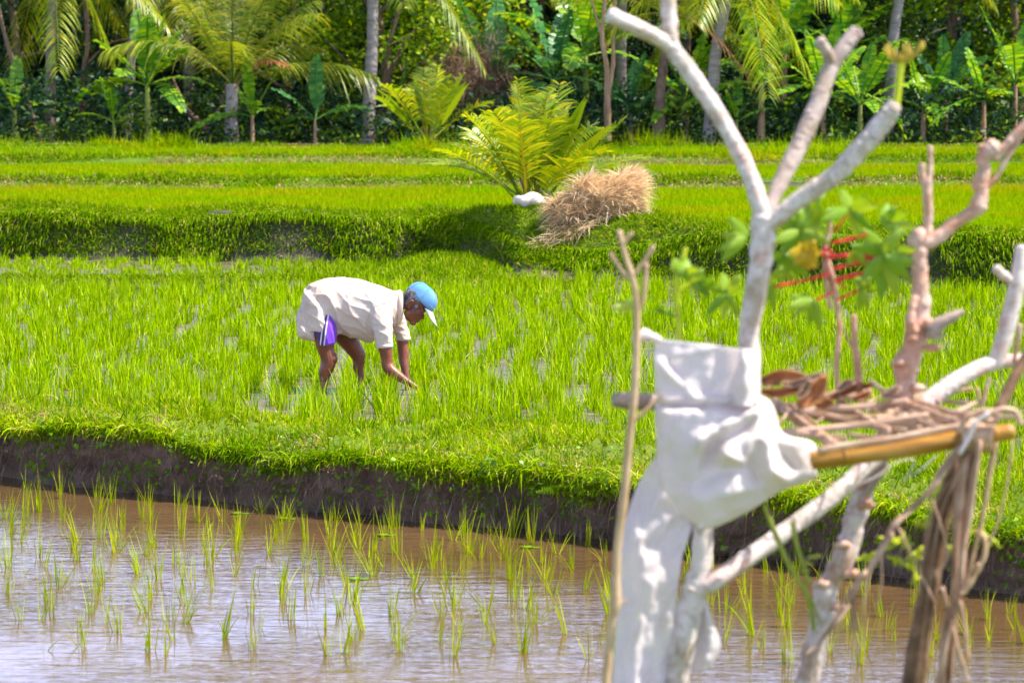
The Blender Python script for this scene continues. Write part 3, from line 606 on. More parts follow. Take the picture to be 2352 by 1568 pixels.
B_ = [(340, 62.9, 2.95, 11, 'tallest banana plant on the left with tattered arching leaves', 1.55, 'banana', 'stem_green', .09),
 (35, 63.2, 1.9, 7, 'banana plant with broad upright leaves at the left frame edge', 1.2, 'banana', 'stem_green', .09),
 (262, 62.5, 1.35, 5, 'small leafy banana sucker left of the tallest banana plant', .95, 'banana', 'stem_green', .05),
 (580, 62.4, 1.6, 6, 'small banana plant just right of the low thick palm', 1.1, 'banana', 'stem_brown', .06),
 (724, 62.3, 1.45, 5, 'small banana plant with one pale upright leaf', 1.2, 'banana_blue', 'stem_brown', .05),
 (900, 64.5, 1.5, 6, 'low banana plant between grey palm and young coconut', 1.2, 'banana', 'stem_green', .06),
 (1130, 65, 2.9, 9, 'dark banana plant behind the young coconut on the mound', 1.8, 'banana_blue', 'stem_brown', .09),
 (1270, 64.5, 3.2, 10, 'blue-green banana plant with large drooping leaves in the middle', 2.0, 'banana_blue', 'stem_green', .10),
 (1345, 65.5, 4.3, 10, 'high banana plant with one bright upright leaf', 2.2, 'banana', 'stem_green', .1),
 (1450, 63.8, 1.7, 8, 'low banana plant at the foot of the ringed palm', 1.2, 'banana_blue', 'stem_brown', .07),
 (1575, 64.0, 2.3, 8, 'banana plant between the ringed palm and leaning palm', 1.5, 'banana', 'stem_brown', .08),
 (1692, 62.6, 1.35, 4, 'small banana plant with a single pointed upright leaf', .95, 'banana', 'stem_green', .05),
 (1748, 62.8, 3.0, 9, 'banana plant with orange-brown stem behind the forked branch', 1.6, 'banana', 'stem_brown', .10),
 (1800, 66.5, 4.4, 11, 'tall banana plant deep behind the forked white branch', 2.2, 'banana', 'stem_brown', .1),
 (1890, 63.2, 2.5, 10, 'bright banana plant between the two right white branches', 1.6, 'banana', 'stem_brown', .08),
 (1975, 63.0, 2.1, 9, 'bushy banana plant left of the pale tall palm', 1.5, 'banana', 'stem_green', .08),
 (1930, 66.8, 4.6, 10, 'tall pale-leaved banana plant beside the tall palm', 2.3, 'banana', 'stem_green', .1),
 (2120, 63.5, 1.9, 8, 'low banana plant right of the green shoot', 1.3, 'banana', 'stem_brown', .07),
 (2170, 66, 2.6, 8, 'banana plant standing back in the right-hand shade', 1.5, 'banana_blue', 'stem_brown', .08),
 (2258, 63.0, 2.2, 8, 'banana plant with pinkish bare stem at the right', 1.4, 'banana', 'stem_brown', .08),
 (2330, 64.0, 3.0, 9, 'banana plant at the right frame edge with leaning leaves', 1.6, 'banana', 'stem_brown', .08)]
for k, a in enumerate(B_): banana(a[0], a[1], a[2], a[3], a[4], lf=a[5], m=a[6], st=a[7], r=a[8], az0=k * 1.3)

def tree(x, d, h, cw, label, lm, nleaf, z0=.6, limbs=6, ls=.17, tr=.12, lean=0.0, loc=None, vis_h=6.0):
    b0 = loc if loc is not None else at(x, d); root = empty('broadleaf_tree', b0, label, 'tree', 'broadleaf trees of the forest edge'); mb = MB()
    V, Fc = tube([(0, 0, -.2), (lean * .3, 0, h * .3), (lean * .7, 0, h * .6), (lean, 0, h * .9)], [tr, tr * .85, tr * .6, tr * .25], 9, 5, knob=.12, seed=x); mb.add(V, Fc)
    for k in range(limbs):
        t = rng.uniform(.12, .6); az = k * 2.4 + 1; l = cw * rng.uniform(.5, .95); st = Vector((lean * t, 0, h * t)); e = st + Vector((math.cos(az) * l, math.sin(az) * l * .6, l * rng.uniform(.4, 1.1)))
        V, Fc = tube([st, st.lerp(e, .5) + Vector((rng.normal(0, .1), 0, rng.uniform(-.1, .15))), e], [tr * .45, tr * .25, tr * .08], 6, 5, knob=.1); mb.add(V, Fc)
    mb.build('trunk', M['trunk_brown'], root)
    nc_ = 46; zc = z0 + rng.beta(1.3, 1.3, nc_) * (h - z0); fr = (zc - z0) / (h - z0); rr = cw * np.sin(PI * (.12 + .8 * fr)) ** .7; aa = rnd(0, 2 * PI, nc_); q = np.sqrt(rnd(0.05, 1, nc_))
    cen = np.stack([lean * fr + np.cos(aa) * rr * q, np.sin(aa) * rr * q * .8, zc], 1)
    k = rng.integers(0, nc_, nleaf); p = cen[k] + rng.normal(0, 1, (nleaf, 3)) * np.array([.42, .42, .26]) * (.6 + .12 * cw)
    V, Fq = cards(p, rnd(.6, 1.3, nleaf) * ls, .5)
    link('crown', np_mesh('crown', V, Fq), M[lm], root)
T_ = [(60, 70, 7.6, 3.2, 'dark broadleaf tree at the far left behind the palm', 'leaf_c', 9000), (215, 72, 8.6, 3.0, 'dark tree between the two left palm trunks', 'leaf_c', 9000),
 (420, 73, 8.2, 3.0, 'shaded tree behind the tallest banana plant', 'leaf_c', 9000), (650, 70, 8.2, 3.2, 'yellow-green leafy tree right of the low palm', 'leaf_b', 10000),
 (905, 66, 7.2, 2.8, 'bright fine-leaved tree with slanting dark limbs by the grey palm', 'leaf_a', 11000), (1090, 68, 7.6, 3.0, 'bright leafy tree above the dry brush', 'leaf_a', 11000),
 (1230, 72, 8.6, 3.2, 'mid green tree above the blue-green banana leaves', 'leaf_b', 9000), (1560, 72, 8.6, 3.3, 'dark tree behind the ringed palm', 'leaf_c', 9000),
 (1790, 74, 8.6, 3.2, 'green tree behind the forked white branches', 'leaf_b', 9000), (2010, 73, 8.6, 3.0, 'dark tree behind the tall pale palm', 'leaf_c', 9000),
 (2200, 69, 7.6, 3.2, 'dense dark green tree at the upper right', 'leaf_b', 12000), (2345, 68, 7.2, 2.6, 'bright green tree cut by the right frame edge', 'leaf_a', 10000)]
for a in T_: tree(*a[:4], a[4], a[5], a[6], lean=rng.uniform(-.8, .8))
# bare thin trunks
def bare(x, d, pts, label, m='trunk_brown'):
    b0 = at(x, d); mb = MB()
    for p, r in pts: V, Fc = tube([(a, 0, b_) for a, b_ in p], r, 7, 6, knob=.12, seed=x); mb.add(V, Fc)
    o = mb.build('bare_tree', M[m]); o.location = b0; tag(o, label, 'tree', 'bare thin trees at the forest edge')
bare(1395, 62.6, [([(0, -.1), (.0, 1.0), (-.03, 1.9), (-.12, 2.6), (.05, 4.2)], [.09, .08, .06, .05, .04]), ([(0, 1.2), (.12, 1.9), (.12, 2.9), (.3, 4.4)], [.06, .05, .045, .03]), ([(-.03, 2.2), (-.25, 2.9), (-.5, 3.8)], [.035, .03, .02])], 'thin orange-brown bare tree with twin stems in the middle', 'stem_brown')
bare(195, 66, [([(0, -.1), (-.05, 1.4), (.1, 2.6), (-.1, 4.6)], [.07, .06, .05, .04]), ([(.05, 1.9), (.6, 2.4), (1.2, 2.5)], [.03, .025, .02])], 'thin crooked bare tree right of the leftmost tall palm')
bare(10, 64.5, [([(.9, -.1), (.5, 1.2), (.1, 2.4), (-.3, 4.2)], [.07, .06, .05, .04])], 'thin slanting bare trunk crossing the left frame edge')
bare(870, 65, [([(0, -.1), (.1, 1.2), (.5, 2.2), (1.3, 3.2), (2.2, 4.0)], [.09, .07, .06, .05, .03]), ([(.1, 1.2), (.3, 2.6), (1.0, 4.4)], [.06, .05, .035])], 'dark bare tree with two limbs slanting right behind the grey palm')
bare(500, 64.5, [([(0, -.1), (-.3, .5), (-.7, .9), (-1.0, 1.6)], [.1, .08, .06, .03]), ([(-.3, .5), (.1, 1.0), (.3, 1.9)], [.06, .04, .02])], 'low dark forked tree left of the low thick palm')
# dry brush, undergrowth, far wood
n = 5000; p = Q(1080, 210, 64.5); B = np.stack([rng.normal(p.x, .55, n), rng.normal(64.5, .4, n), rng.normal(2.7, .45, n)], 1); D = sph(n)
V, Fq = blades(B, D, rnd(.1, .4, n), rnd(.008, .02, n), rnd(0, .6, n), 2); tag(link('brush', np_mesh('dry_brush', V, Fq), M['brush']), kind='stuff')
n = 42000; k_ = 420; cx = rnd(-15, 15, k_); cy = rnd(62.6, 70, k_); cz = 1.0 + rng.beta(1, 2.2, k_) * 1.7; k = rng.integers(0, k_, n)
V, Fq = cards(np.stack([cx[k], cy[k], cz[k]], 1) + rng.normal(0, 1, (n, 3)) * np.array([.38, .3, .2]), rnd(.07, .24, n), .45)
tag(link('undergrowth', np_mesh('undergrowth', V, Fq), M['leaf_c']), kind='stuff')  # shaded leaf colour paints the dark gaps between the trunks
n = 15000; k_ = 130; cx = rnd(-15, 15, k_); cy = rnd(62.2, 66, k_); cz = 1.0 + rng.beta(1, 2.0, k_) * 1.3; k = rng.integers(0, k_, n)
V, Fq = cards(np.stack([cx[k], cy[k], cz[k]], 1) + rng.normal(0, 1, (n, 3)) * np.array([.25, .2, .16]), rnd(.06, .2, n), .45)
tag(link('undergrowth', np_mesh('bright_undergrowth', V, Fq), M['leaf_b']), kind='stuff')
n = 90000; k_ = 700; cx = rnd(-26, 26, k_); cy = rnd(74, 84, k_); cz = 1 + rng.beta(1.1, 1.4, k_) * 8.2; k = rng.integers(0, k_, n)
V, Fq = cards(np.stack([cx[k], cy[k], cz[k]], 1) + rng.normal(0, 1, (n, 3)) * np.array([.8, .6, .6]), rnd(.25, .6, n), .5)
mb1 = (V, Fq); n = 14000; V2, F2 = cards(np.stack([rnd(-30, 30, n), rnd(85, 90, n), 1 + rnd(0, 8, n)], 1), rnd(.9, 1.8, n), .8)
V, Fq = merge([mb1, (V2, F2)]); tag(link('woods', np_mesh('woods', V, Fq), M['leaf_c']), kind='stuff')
# grass tufts along the edge of the top terrace
def tuftobj(x, y, d, r, h, label, nb=420):
    p = Q(x, y, d); z = float(gz(p.x, d)); B = np.stack([rng.normal(0, r, nb), rng.normal(0, r * .6, nb), np.full(nb, -.03)], 1)
    V, Fq = blades(B, dirs(nb, .5), rnd(.4, 1.05, nb) * h, rnd(.012, .024, nb), rnd(.1, .9, nb), 4)
    o = link('grass_tuft', np_mesh('grass_tuft', V, Fq), M['rice_far']); o.location = (p.x, d, z); tag(o, label, 'grass tuft', 'tall grass tufts along the top bund')
for a in ((395, 365, 60.5, .3, .62, 'spiky grass tuft below the tallest banana plant'), (255, 360, 60.8, .28, .42, 'low grass tuft below the small banana sucker'), (20, 345, 61.5, .35, .5, 'grass tuft at the left end of the top bund'),
 (955, 365, 60.0, .3, .6, 'tall grass tuft under the young coconut at the forest edge'), (1075, 370, 58.5, .3, .55, 'grass tuft left of the young coconut on the mound'), (1505, 345, 61, .35, .7, 'reedy grass tuft under the ringed palm'), (1600, 385, 55.5, .5, .5, 'wide grass tuft right of the straw heap'),
 (1830, 380, 56.2, .5, .75, 'tall grass tuft between the two right white branches'), (1945, 360, 59, .4, .7, 'tall grass tuft behind the knobbly right branch'), (1720, 400, 54.8, .5, .5, 'grass tuft behind the left white branch')):
    tuftobj(*a)
# ------------------------------------------------------------------ straw heap and sack on the mound
p = Q(1372, 505, 32.9); sx, sy = p.x, 33.35; sz = float(gz(sx, sy))
ang = math.radians(20); ax = np.array([math.cos(ang), .1, math.sin(ang)])
n = 15000; u = rnd(-1, 1, n); th = rnd(-.25, PI + .25, n); rad = (.27 - .12 * np.abs(u) ** 3 + .08 * u) * (1 + .18 * np.sin(u * 7 + th * 2))
cen = np.stack([sx + u * .49, sy + np.cos(th) * rad * 1.0, sz + .10 + (u * .50) * .16 - .04 + np.sin(th) * rad * .95], 1)
D = np.stack([.75 + rng.normal(0, .38, n), np.cos(th) * .4 + rng.normal(0, .32, n), .22 + np.sin(th) * .12 + rng.normal(0, .30, n)], 1); D[rng.uniform(0, 1, n) < .4] *= -1
wv_ = np.array([noise.noise(Vector(c_ * 5)) for c_ in cen]); D[:, 2] += wv_ * .9; D[:, 0] += np.roll(wv_, 7) * .0; cen += (wv_ * .10)[:, None] * np.stack([np.zeros(n), -np.ones(n), np.ones(n)], 1)
L = rnd(.1, .30, n); V, Fq = blades(cen, D, L, rnd(.006, .013, n), rnd(.0, .4, n), 3)
n2 = 1800; th2 = rnd(0, 2 * PI, n2); B2 = np.stack([sx - .1 + np.cos(th2) * .6 * np.sqrt(rnd(0, 1, n2)), sy - .2 + np.sin(th2) * .28 * np.sqrt(rnd(0, 1, n2)), np.zeros(n2)], 1); B2[:, 2] = gz(B2[:, 0], B2[:, 1]) + .05
p2 = blades(B2, sph(n2) * np.array([1, .6, .3]), rnd(.1, .25, n2), rnd(.006, .012, n2), rnd(.1, .5, n2), 2)
V, Fq = merge([(V, Fq), p2]); V = V - np.array([sx, sy, sz])
so_ = link('straw_heap', np_mesh('straw_heap', V, Fq), M['straw']); so_.location = (sx, sy, sz); tag(so_, 'heap of dry golden rice straw lying on the grassy mound', 'straw heap')
V, Fc = tube([(-.46, 0, -.02), (-.25, 0, .04), (.08, 0, .10), (.32, 0, .14), (.44, 0, .15)], [.06, .14, .20, .22, .10], 12, 5, knob=.3, flat=.9); MB().add(V, Fc).build('core', M['straw'], so_)
p = Q(1214, 452, 34.2)
M['sack'] = solid('white_sack', [(.3, (.62, .50, .44)), (.7, (.82, .72, .68))], 8, .6, .5, 10, bdist=.02)
V, Fc = tube([(-.17, 0, 0), (-.1, 0, .05), (.0, 0, .07), (.1, 0, .04), (.19, 0, .0)], [.03, .08, .10, .08, .03], 14, 6, knob=.6, seed=3, flat=.9)
so2 = MB().add(V, Fc).build('plastic_bag', M['sack']); so2.location = (p.x, 34.0, float(gz(p.x, 34.0)) + .07); tag(so2, 'crumpled whitish plastic bag under the young coconut fronds', 'bag')
# ------------------------------------------------------------------ the farmer
SC = 1250.0
def L_(zx, zy, d=0.0): return Vector(((zx - 800) / SC, d, (1250 - zy) / SC))
def remesh(mb, vox, smooth_it=4, fac=.5):
    me = mb.mesh('tmp'); o = bpy.data.objects.new('tmp', me); C.objects.link(o)
    r = o.modifiers.new('r', 'REMESH'); r.mode = 'VOXEL'; r.voxel_size = vox
    s = o.modifiers.new('s', 'SMOOTH'); s.iterations = smooth_it; s.factor = fac
    dg = bpy.context.evaluated_depsgraph_get(); dg.update(); m2 = bpy.data.meshes.new_from_object(o.evaluated_get(dg), depsgraph=dg)
    bpy.data.objects.remove(o); m2.materials.clear(); return m2
def ell(mb, c, r, ax=None, n=16, k=10):
    """ellipsoid at c with radii r along the axes ax"""
    ax = ax or (Vector((1, 0, 0)), Vector((0, 1, 0)), Vector((0, 0, 1))); V = []; Fc = []
    for i in range(1, k):
        ph = PI * i / k
        for j in range(n):
            a = 2 * PI * j / n
            V.append(c + ax[0] * r[0] * math.sin(ph) * math.cos(a) + ax[1] * r[1] * math.sin(ph) * math.sin(a) + ax[2] * r[2] * math.cos(ph))
    V.append(c + ax[2] * r[2]); V.append(c - ax[2] * r[2]); t = len(V) - 2
    for i in range(k - 2):
        for j in range(n): Fc.append((i * n + j, (i + 1) * n + j, (i + 1) * n + (j + 1) % n, i * n + (j + 1) % n))
    for j in range(n): Fc.append((t, j, (j + 1) % n)); Fc.append((t + 1, (k - 2) * n + (j + 1) % n, (k - 2) * n + j))
    mb.add(V, Fc)
def limb(mb, pts, flat=1.0, n=14, sub=5, ref=None):
    """pts: (zx, zy, depth m, half width in zoom px)"""
    V, Fc = tube([L_(a, b_, d) for a, b_, d, r in pts], [r / SC for a, b_, d, r in pts], n, sub, flat=flat, ref=ref); mb.add(V, Fc)
def stations(mb, st, n=28, horizontal=True):
    """lofted body: each station (centre Vector, half height dir vector, half depth, egg)"""
    V = []; Fc = []
    for c, h, dpt, egg in st:
        for k in range(n):
            a = 2 * PI * k / n; s_, c_ = math.sin(a), math.cos(a)
            wd = dpt * (1 - egg * (-c_) * .5 if c_ < 0 else 1)
            V.append(c + h * c_ + Vector((0, s_ * wd, 0)))
    m = len(st)
    for i in range(m - 1):
        for k in range(n): Fc.append((i * n + k, i * n + (k + 1) % n, (i + 1) * n + (k + 1) % n, (i + 1) * n + k))
    a = len(V); V.append(st[0][0]); b_ = len(V); V.append(st[-1][0])
    for k in range(n): Fc.append((a, (k + 1) % n, k)); Fc.append((b_, (m - 1) * n + k, (m - 1) * n + (k + 1) % n))
    mb.add(V, Fc)
def densify(st, sub=4):
    arr = [list(c) + list(h) + [d, e] for c, h, d, e in st]; o = catmull(arr, sub)
    return [(Vector(r[0:3]), Vector(r[3:6]), r[6], r[7]) for r in o]
def tst(zx, top, bot, dpt, egg=.35, dy=0.0, sl=0.0):
    return (L_(zx, (top + bot) / 2, dy), Vector((sl, 0, (bot - top) / 2 / SC)), dpt, egg)
man_loc = Vector((MANX, MANY, .25 + .015)); 
man = empty('person', man_loc, 'barefoot farmer in white shirt and blue cap bending down to weed the rice', 'person')
HU = Vector((.53, 0, .85)).normalized(); HF = Vector((.85, 0, -.53)).normalized(); HY = Vector((0, 1, 0)); HO = L_(1222, 470)
def H(f, u, y=0.0): return HO + HF * (f / SC) + HU * (u / SC) + HY * (y / SC)
HA = (HF, HY, HU)
bm_ = MB()
# trunk of the body (under the clothes)
stations(bm_, densify([tst(280, 340, 560, .10), tst(360, 300, 620, .145), tst(520, 270, 560, .15), tst(760, 275, 590, .15), tst(950, 330, 640, .165), tst(1040, 370, 640, .14), tst(1100, 400, 600, .08)]))
# neck
limb(bm_, [(1060, 470, 0, 80), (1130, 460, 0, 66), (1190, 450, 0, 62), (1240, 430, 0, 60)])
# skull, jaw, face
ell(bm_, H(30, 78), (.094, .076, .098), HA)
ell(bm_, H(70, -30), (.062, .055, .082), HA)
ell(bm_, H(62, -75, 0), (.055, .048, .055), HA)
ell(bm_, H(108, -132), (.026, .026, .022), HA)          # chin
ell(bm_, H(128, 18), (.022, .052, .016), HA)            # brow ridge
for s_ in (-1, 1):
    ell(bm_, H(112, -28, 42 * s_), (.022, .022, .020), HA)   # cheek bone
    ell(bm_, H(120, -4, 36 * s_), (.014, .015, .009), HA)    # eye lids
    ell(bm_, H(30, -80, 44 * s_), (.035, .016, .035), HA)    # jaw angle
V, Fc = tube([H(128, 8), H(146, -22), H(160, -48), H(150, -62)], [.008, .011, .015, .008], 10, 4, flat=.9); bm_.add(V, Fc)
for s_ in (-1, 1): ell(bm_, H(143, -56, 13 * s_), (.010, .008, .008), HA)
ell(bm_, H(142, -84), (.012, .022, .007), HA); ell(bm_, H(138, -101), (.013, .020, .008), HA)
for s_ in (-1, 1):                                          # ears
    V, Fc = tube([H(8, -36, 84 * s_), H(-12, -8, 98 * s_), H(-16, 30, 104 * s_), H(4, 44, 100 * s_), H(20, 26, 92 * s_), H(16, -2, 88 * s_)], [.009, .008, .008, .008, .007, .006], 8, 4); bm_.add(V, Fc)
    ell(bm_, H(0, 4, 88 * s_), (.020, .006, .030), HA)
# arms
limb(bm_, [(985, 560, -.16, 78), (988, 690, -.185, 74), (995, 800, -.19, 70), (1008, 880, -.19, 64), (1018, 950, -.19, 57), (1022, 1000, -.19, 58), (1050, 1045, -.20, 58), (1100, 1085, -.21, 52), (1160, 1125, -.215, 42), (1225, 1165, -.22, 31), (1265, 1190, -.22, 28)], flat=.95)
limb(bm_, [(1050, 540, .15, 78), (1110, 680, .175, 66), (1138, 790, .18, 60), (1142, 870, .18, 56), (1148, 930, .18, 56), (1152, 1000, .17, 50), (1165, 1080, .15, 40), (1180, 1150, .13, 29), (1188, 1185, .12, 27)], flat=.95)
def hand(wx, wy, wd, tx, ty, td, spread, curl):
    """palm + four unequal curled fingers + thumb; (w) wrist and (t) knuckle points"""
    w_ = L_(wx, wy, wd); k_ = L_(tx, ty, td); f = (k_ - w_).normalized(); sd = Vector((0, 1, 0)); sd = (sd - f * sd.dot(f)).normalized(); dn = f.cross(sd)
    if dn.z > 0: dn = -dn
    V = []; st = []
    for t, hw, th in ((-.15, .022, .020), (.1, .026, .019), (.45, .038, .017), (.8, .042, .015), (1, .038, .011)):
        st.append((w_.lerp(k_, t), dn * th, hw, 0.0))
    stations(bm_, densify(st, 3), n=16)
    for i, (o, ln, r) in enumerate(((-.030, .070, .0085), (-.010, .080, .009), (.011, .074, .0086), (.030, .056, .0075))):
        b0 = k_ + sd * o - f * .008; d1 = (f + dn * .35 + sd * o * spread).normalized(); d2 = (f + dn * curl + sd * o * spread).normalized(); d3 = (f * .5 + dn * (curl + .8)).normalized()
        p1 = b0 + d1 * ln * .45; p2 = p1 + d2 * ln * .32; p3 = p2 + d3 * ln * .28
        V, Fc = tube([b0, p1, p2, p3], [r * 1.1, r, r * .92, r * .72], 8, 4); bm_.add(V, Fc)
    b0 = w_.lerp(k_, .3) - sd * .028; p1 = b0 + (f * .8 - sd * .55 + dn * .5).normalized() * .038; p2 = p1 + (f * .8 + dn * .7 + sd * .1).normalized() * .030
    V, Fc = tube([b0 - f * .01, b0, p1, p2], [.012, .014, .011, .008], 8, 4); bm_.add(V, Fc)
hand(1265, 1190, -.22, 1362, 1250, -.22, 3, .8)
hand(1188, 1185, .12, 1212, 1262, .10, 3, 1.0)
# legs
limb(bm_, [(400, 520, -.10, 120), (420, 640, -.11, 112), (440, 740, -.115, 102), (452, 820, -.12, 94), (466, 880, -.12, 84), (482, 935, -.12, 80), (484, 985, -.12, 78), (470, 1035, -.12, 74), (455, 1085, -.12, 66), (448, 1140, -.12, 50), (442, 1200, -.12, 38), (438, 1260, -.12, 35), (436, 1330, -.12, 36)], flat=.9)
ell(bm_, L_(535, 950, -.12), (.028, .05, .045))
limb(bm_, [(400, 520, .10, 118), (500, 640, .13, 115), (600, 760, .15, 108), (655, 830, .16, 98), (700, 900, .17, 86), (730, 955, .175, 74), (738, 1010, .175, 62), (735, 1070, .175, 56), (748, 1140, .175, 42), (756, 1210, .175, 33), (758, 1280, .175, 30), (760, 1330, .175, 32)], flat=.92)
ell(bm_, L_(765, 950, .175), (.030, .05, .045))
for fx_, dy in ((450, -.12), (775, .175)):
    limb(bm_, [(fx_ - 40, 1325, dy, 34), (fx_ + 10, 1320, dy, 42), (fx_ + 90, 1335, dy, 36), (fx_ + 160, 1345, dy, 20)], flat=1.2)
me = remesh(bm_, .0052, 3, .5)
# muddy skin
def skin():
    m, n = mat('skin'); o = N(n, 'ShaderNodeOutputMaterial'); b = N(n, 'ShaderNodeBsdfPrincipled'); v = objco(n)
    nz = ntex(n, 12, 5, .6, v); c = ramp(n, nz.outputs[0], [(.3, (.13, .035, .016)), (.6, (.22, .065, .030)), (.8, (.30, .10, .05))])
    sx_ = N(n, 'ShaderNodeSeparateXYZ'); n.links.new(v, sx_.inputs[0]); n2 = ntex(n, 26, 5, .75, v)
    mr = N(n, 'ShaderNodeMapRange'); mr.inputs[1].default_value = .27; mr.inputs[2].default_value = .06; mr.inputs[3].default_value = 0; mr.inputs[4].default_value = .20; n.links.new(sx_.outputs[2], mr.inputs[0])
    ad = N(n, 'ShaderNodeMath', operation='ADD'); n.links.new(mr.outputs[0], ad.inputs[0]); n.links.new(n2.outputs[0], ad.inputs[1])
    f = N(n, 'ShaderNodeMapRange'); f.inputs[1].default_value = .70; f.inputs[2].default_value = .78; f.inputs[4].default_value = .8; n.links.new(ad.outputs[0], f.inputs[0])
    c = mixc(n, f.outputs[0], c, (.30, .22, .18)); n.links.new(c, b.inputs['Base Color']); b.inputs['Roughness'].default_value = .42; b.inputs['Subsurface Weight'].default_value = .06; b.inputs['Subsurface Radius'].default_value = (.01, .004, .002)
    nb = ntex(n, 60, 5, .65, v); bp = N(n, 'ShaderNodeBump'); bp.inputs['Strength'].default_value = .4; bp.inputs['Distance'].default_value = .006
    n.links.new(nb.outputs[0], bp.inputs['Height']); n.links.new(bp.outputs[0], b.inputs['Normal']); n.links.new(b.outputs[0], o.inputs[0]); return m
M['skin'] = skin(); link('body', me, M['skin'], man)
# shirt: trunk + hanging tail + sleeves fused, then folded
sh = MB()
stations(sh, densify([tst(245, 400, 520, .07, .1), tst(262, 340, 640, .13, .1), tst(310, 285, 700, .175, .1), tst(400, 245, 735, .195, .15), tst(500, 226, 742, .195, .2), tst(600, 220, 752, .19, .3), tst(700, 232, 782, .185, .35), tst(800, 250, 806, .185, .35), tst(900, 283, 800, .19, .3), tst(980, 312, 750, .185, .25), tst(1050, 338, 690, .14, .2), tst(1100, 348, 640, .105, .2), tst(1135, 362, 590, .085, .1)], 3))
V = []; st = [(380, 400, 130, .17), (400, 480, 175, .195), (392, 560, 187, .205), (382, 640, 177, .21), (372, 700, 167, .205)]
stations(sh, densify([(L_(c, y_), Vector((h / SC, 0, 0)), d, 0) for c, y_, h, d in st], 3))
# slanting hem of the near flap and the tail behind
limb(sh, [(300, 560, -.10, 92), (300, 650, -.115, 90), (302, 700, -.12, 88), (322, 735, -.12, 74), (350, 775, -.12, 44)], flat=1.1)
limb(sh, [(560, 560, -.06, 100), (570, 660, -.07, 60), (580, 725, -.07, 28)], flat=1.6)
limb(sh, [(330, 560, .12, 110), (320, 690, .12, 100), (305, 705, .12, 86)], flat=1.1)
limb(sh, [(960, 480, -.10, 120), (965, 600, -.165, 108), (985, 700, -.19, 96), (992, 770, -.19, 86), (994, 832, -.19, 82)], flat=.95)
limb(sh, [(1010, 460, .08, 120), (1060, 580, .15, 100), (1110, 690, .175, 82), (1145, 770, .18, 72), (1150, 808, .18, 68)], flat=.95)
me = remesh(sh, .0062, 3, .5)
def ridge(v, d, f, ph, warp=.6):
    s_ = v.dot(d) * f + noise.noise(v * 5 + Vector((ph, 0, 0))) * warp * 3 + ph
    return 1 - abs(math.sin(s_)) ** .6 * 1.0
for vt, nn in zip(me.vertices, [x.normal.copy() for x in me.vertices]):
    v = vt.co.copy(); a = 0
    zx = v.x * SC + 800; zy = 1250 - v.z * SC
    k = min(1, max(0, (zy - 260) / 120)) * (1 - .55 * max(0, min(1, (zx - 800) / 250)))
    a += k * .016 * ridge(v, Vector((.85, .1, .45)).normalized(), 26, 1.0)           # folds falling from the back to the belly
    a += k * .008 * ridge(v, Vector((.5, .2, .85)).normalized(), 45, 4.2)
    if zx < 560 and zy > 300:
        a += .010 * ridge(v, Vector((.93, .2, -.25)).normalized(), 27, 2.3, .5)        # long vertical folds of the tail
        d_ = abs((zy - 300) - (zx - 330) * 1.05 - 60) / 60.0                            # deep diagonal crease over the hip
        a -= .012 * math.exp(-d_ * d_) * (1 if nn.y < .2 else 0)
    if zx > 880 and zy > 600: a += .004 * ridge(v, Vector((.3, .1, 1)).normalized(), 70, 1.1)
    # arm-hole seam
    sd_ = abs(math.hypot(zx - 1010, (zy - 640) * .9) - 165)
    if zy < 760 and zx < 1000 and nn.y < 0: a -= .006 * math.exp(-(sd_ / 9) ** 2)
    sd_ = abs(zx - (265 + 40 * ((zy - 400) / 300) ** 2))                               # side seam behind
    if nn.y < 0 and 300 < zy < 640: a -= .004 * math.exp(-(sd_ / 7) ** 2)
    a += .004 * noise.fractal(v * 12, 1, 2, 3)
    vt.co = v + nn * (a - .004)
me.update()
def cloth_mat(name, base, dirt, spot=.55):
    m, n = mat(name); o = N(n, 'ShaderNodeOutputMaterial'); b = N(n, 'ShaderNodeBsdfPrincipled'); v = objco(n)
    nz = ntex(n, 4, 6, .65, v); f = N(n, 'ShaderNodeMapRange'); f.inputs[1].default_value = spot - .1; f.inputs[2].default_value = spot + .15; n.links.new(nz.outputs[0], f.inputs[0])
    c = mixc(n, f.outputs[0], base, dirt); n2 = ntex(n, 38, 4, .7, v); f2 = N(n, 'ShaderNodeMapRange'); f2.inputs[1].default_value = .70; f2.inputs[2].default_value = .74; n.links.new(n2.outputs[0], f2.inputs[0])
    c = mixc(n, f2.outputs[0], c, tuple(x * .55 for x in dirt)); n.links.new(c, b.inputs['Base Color']); b.inputs['Roughness'].default_value = .9; b.inputs['Specular IOR Level'].default_value = .15
    nb = ntex(n, 300, 2, .6, v); bp = N(n, 'ShaderNodeBump'); bp.inputs['Strength'].default_value = .2; bp.inputs['Distance'].default_value = .002
    n.links.new(nb.outputs[0], bp.inputs['Height']); n.links.new(bp.outputs[0], b.inputs['Normal'])
    t = N(n, 'ShaderNodeBsdfTranslucent'); n.links.new(c, t.inputs[0]); x = N(n, 'ShaderNodeMixShader'); x.inputs[0].default_value = .12
    n.links.new(b.outputs[0], x.inputs[1]); n.links.new(t.outputs[0], x.inputs[2]); n.links.new(x.outputs[0], o.inputs[0]); return m
M['shirt'] = cloth_mat('shirt_cloth', (.74, .61, .54), (.64, .47, .37)); shirt = link('shirt', me, M['shirt'], man)
# collar
cl = MB(); V, Fc = tube([L_(1120, 350, 0), L_(1138, 400, -.075), L_(1136, 500, -.09), L_(1125, 600, -.06), L_(1108, 650, -.01), L_(1125, 600, .05), L_(1136, 500, .085), L_(1138, 400, .07), L_(1120, 350, 0)], [.018] * 9, 8, 4, flat=.45, ref=(1, 0, 0)); cl.add(V, Fc)
cl.build('collar', M['shirt'], shirt)
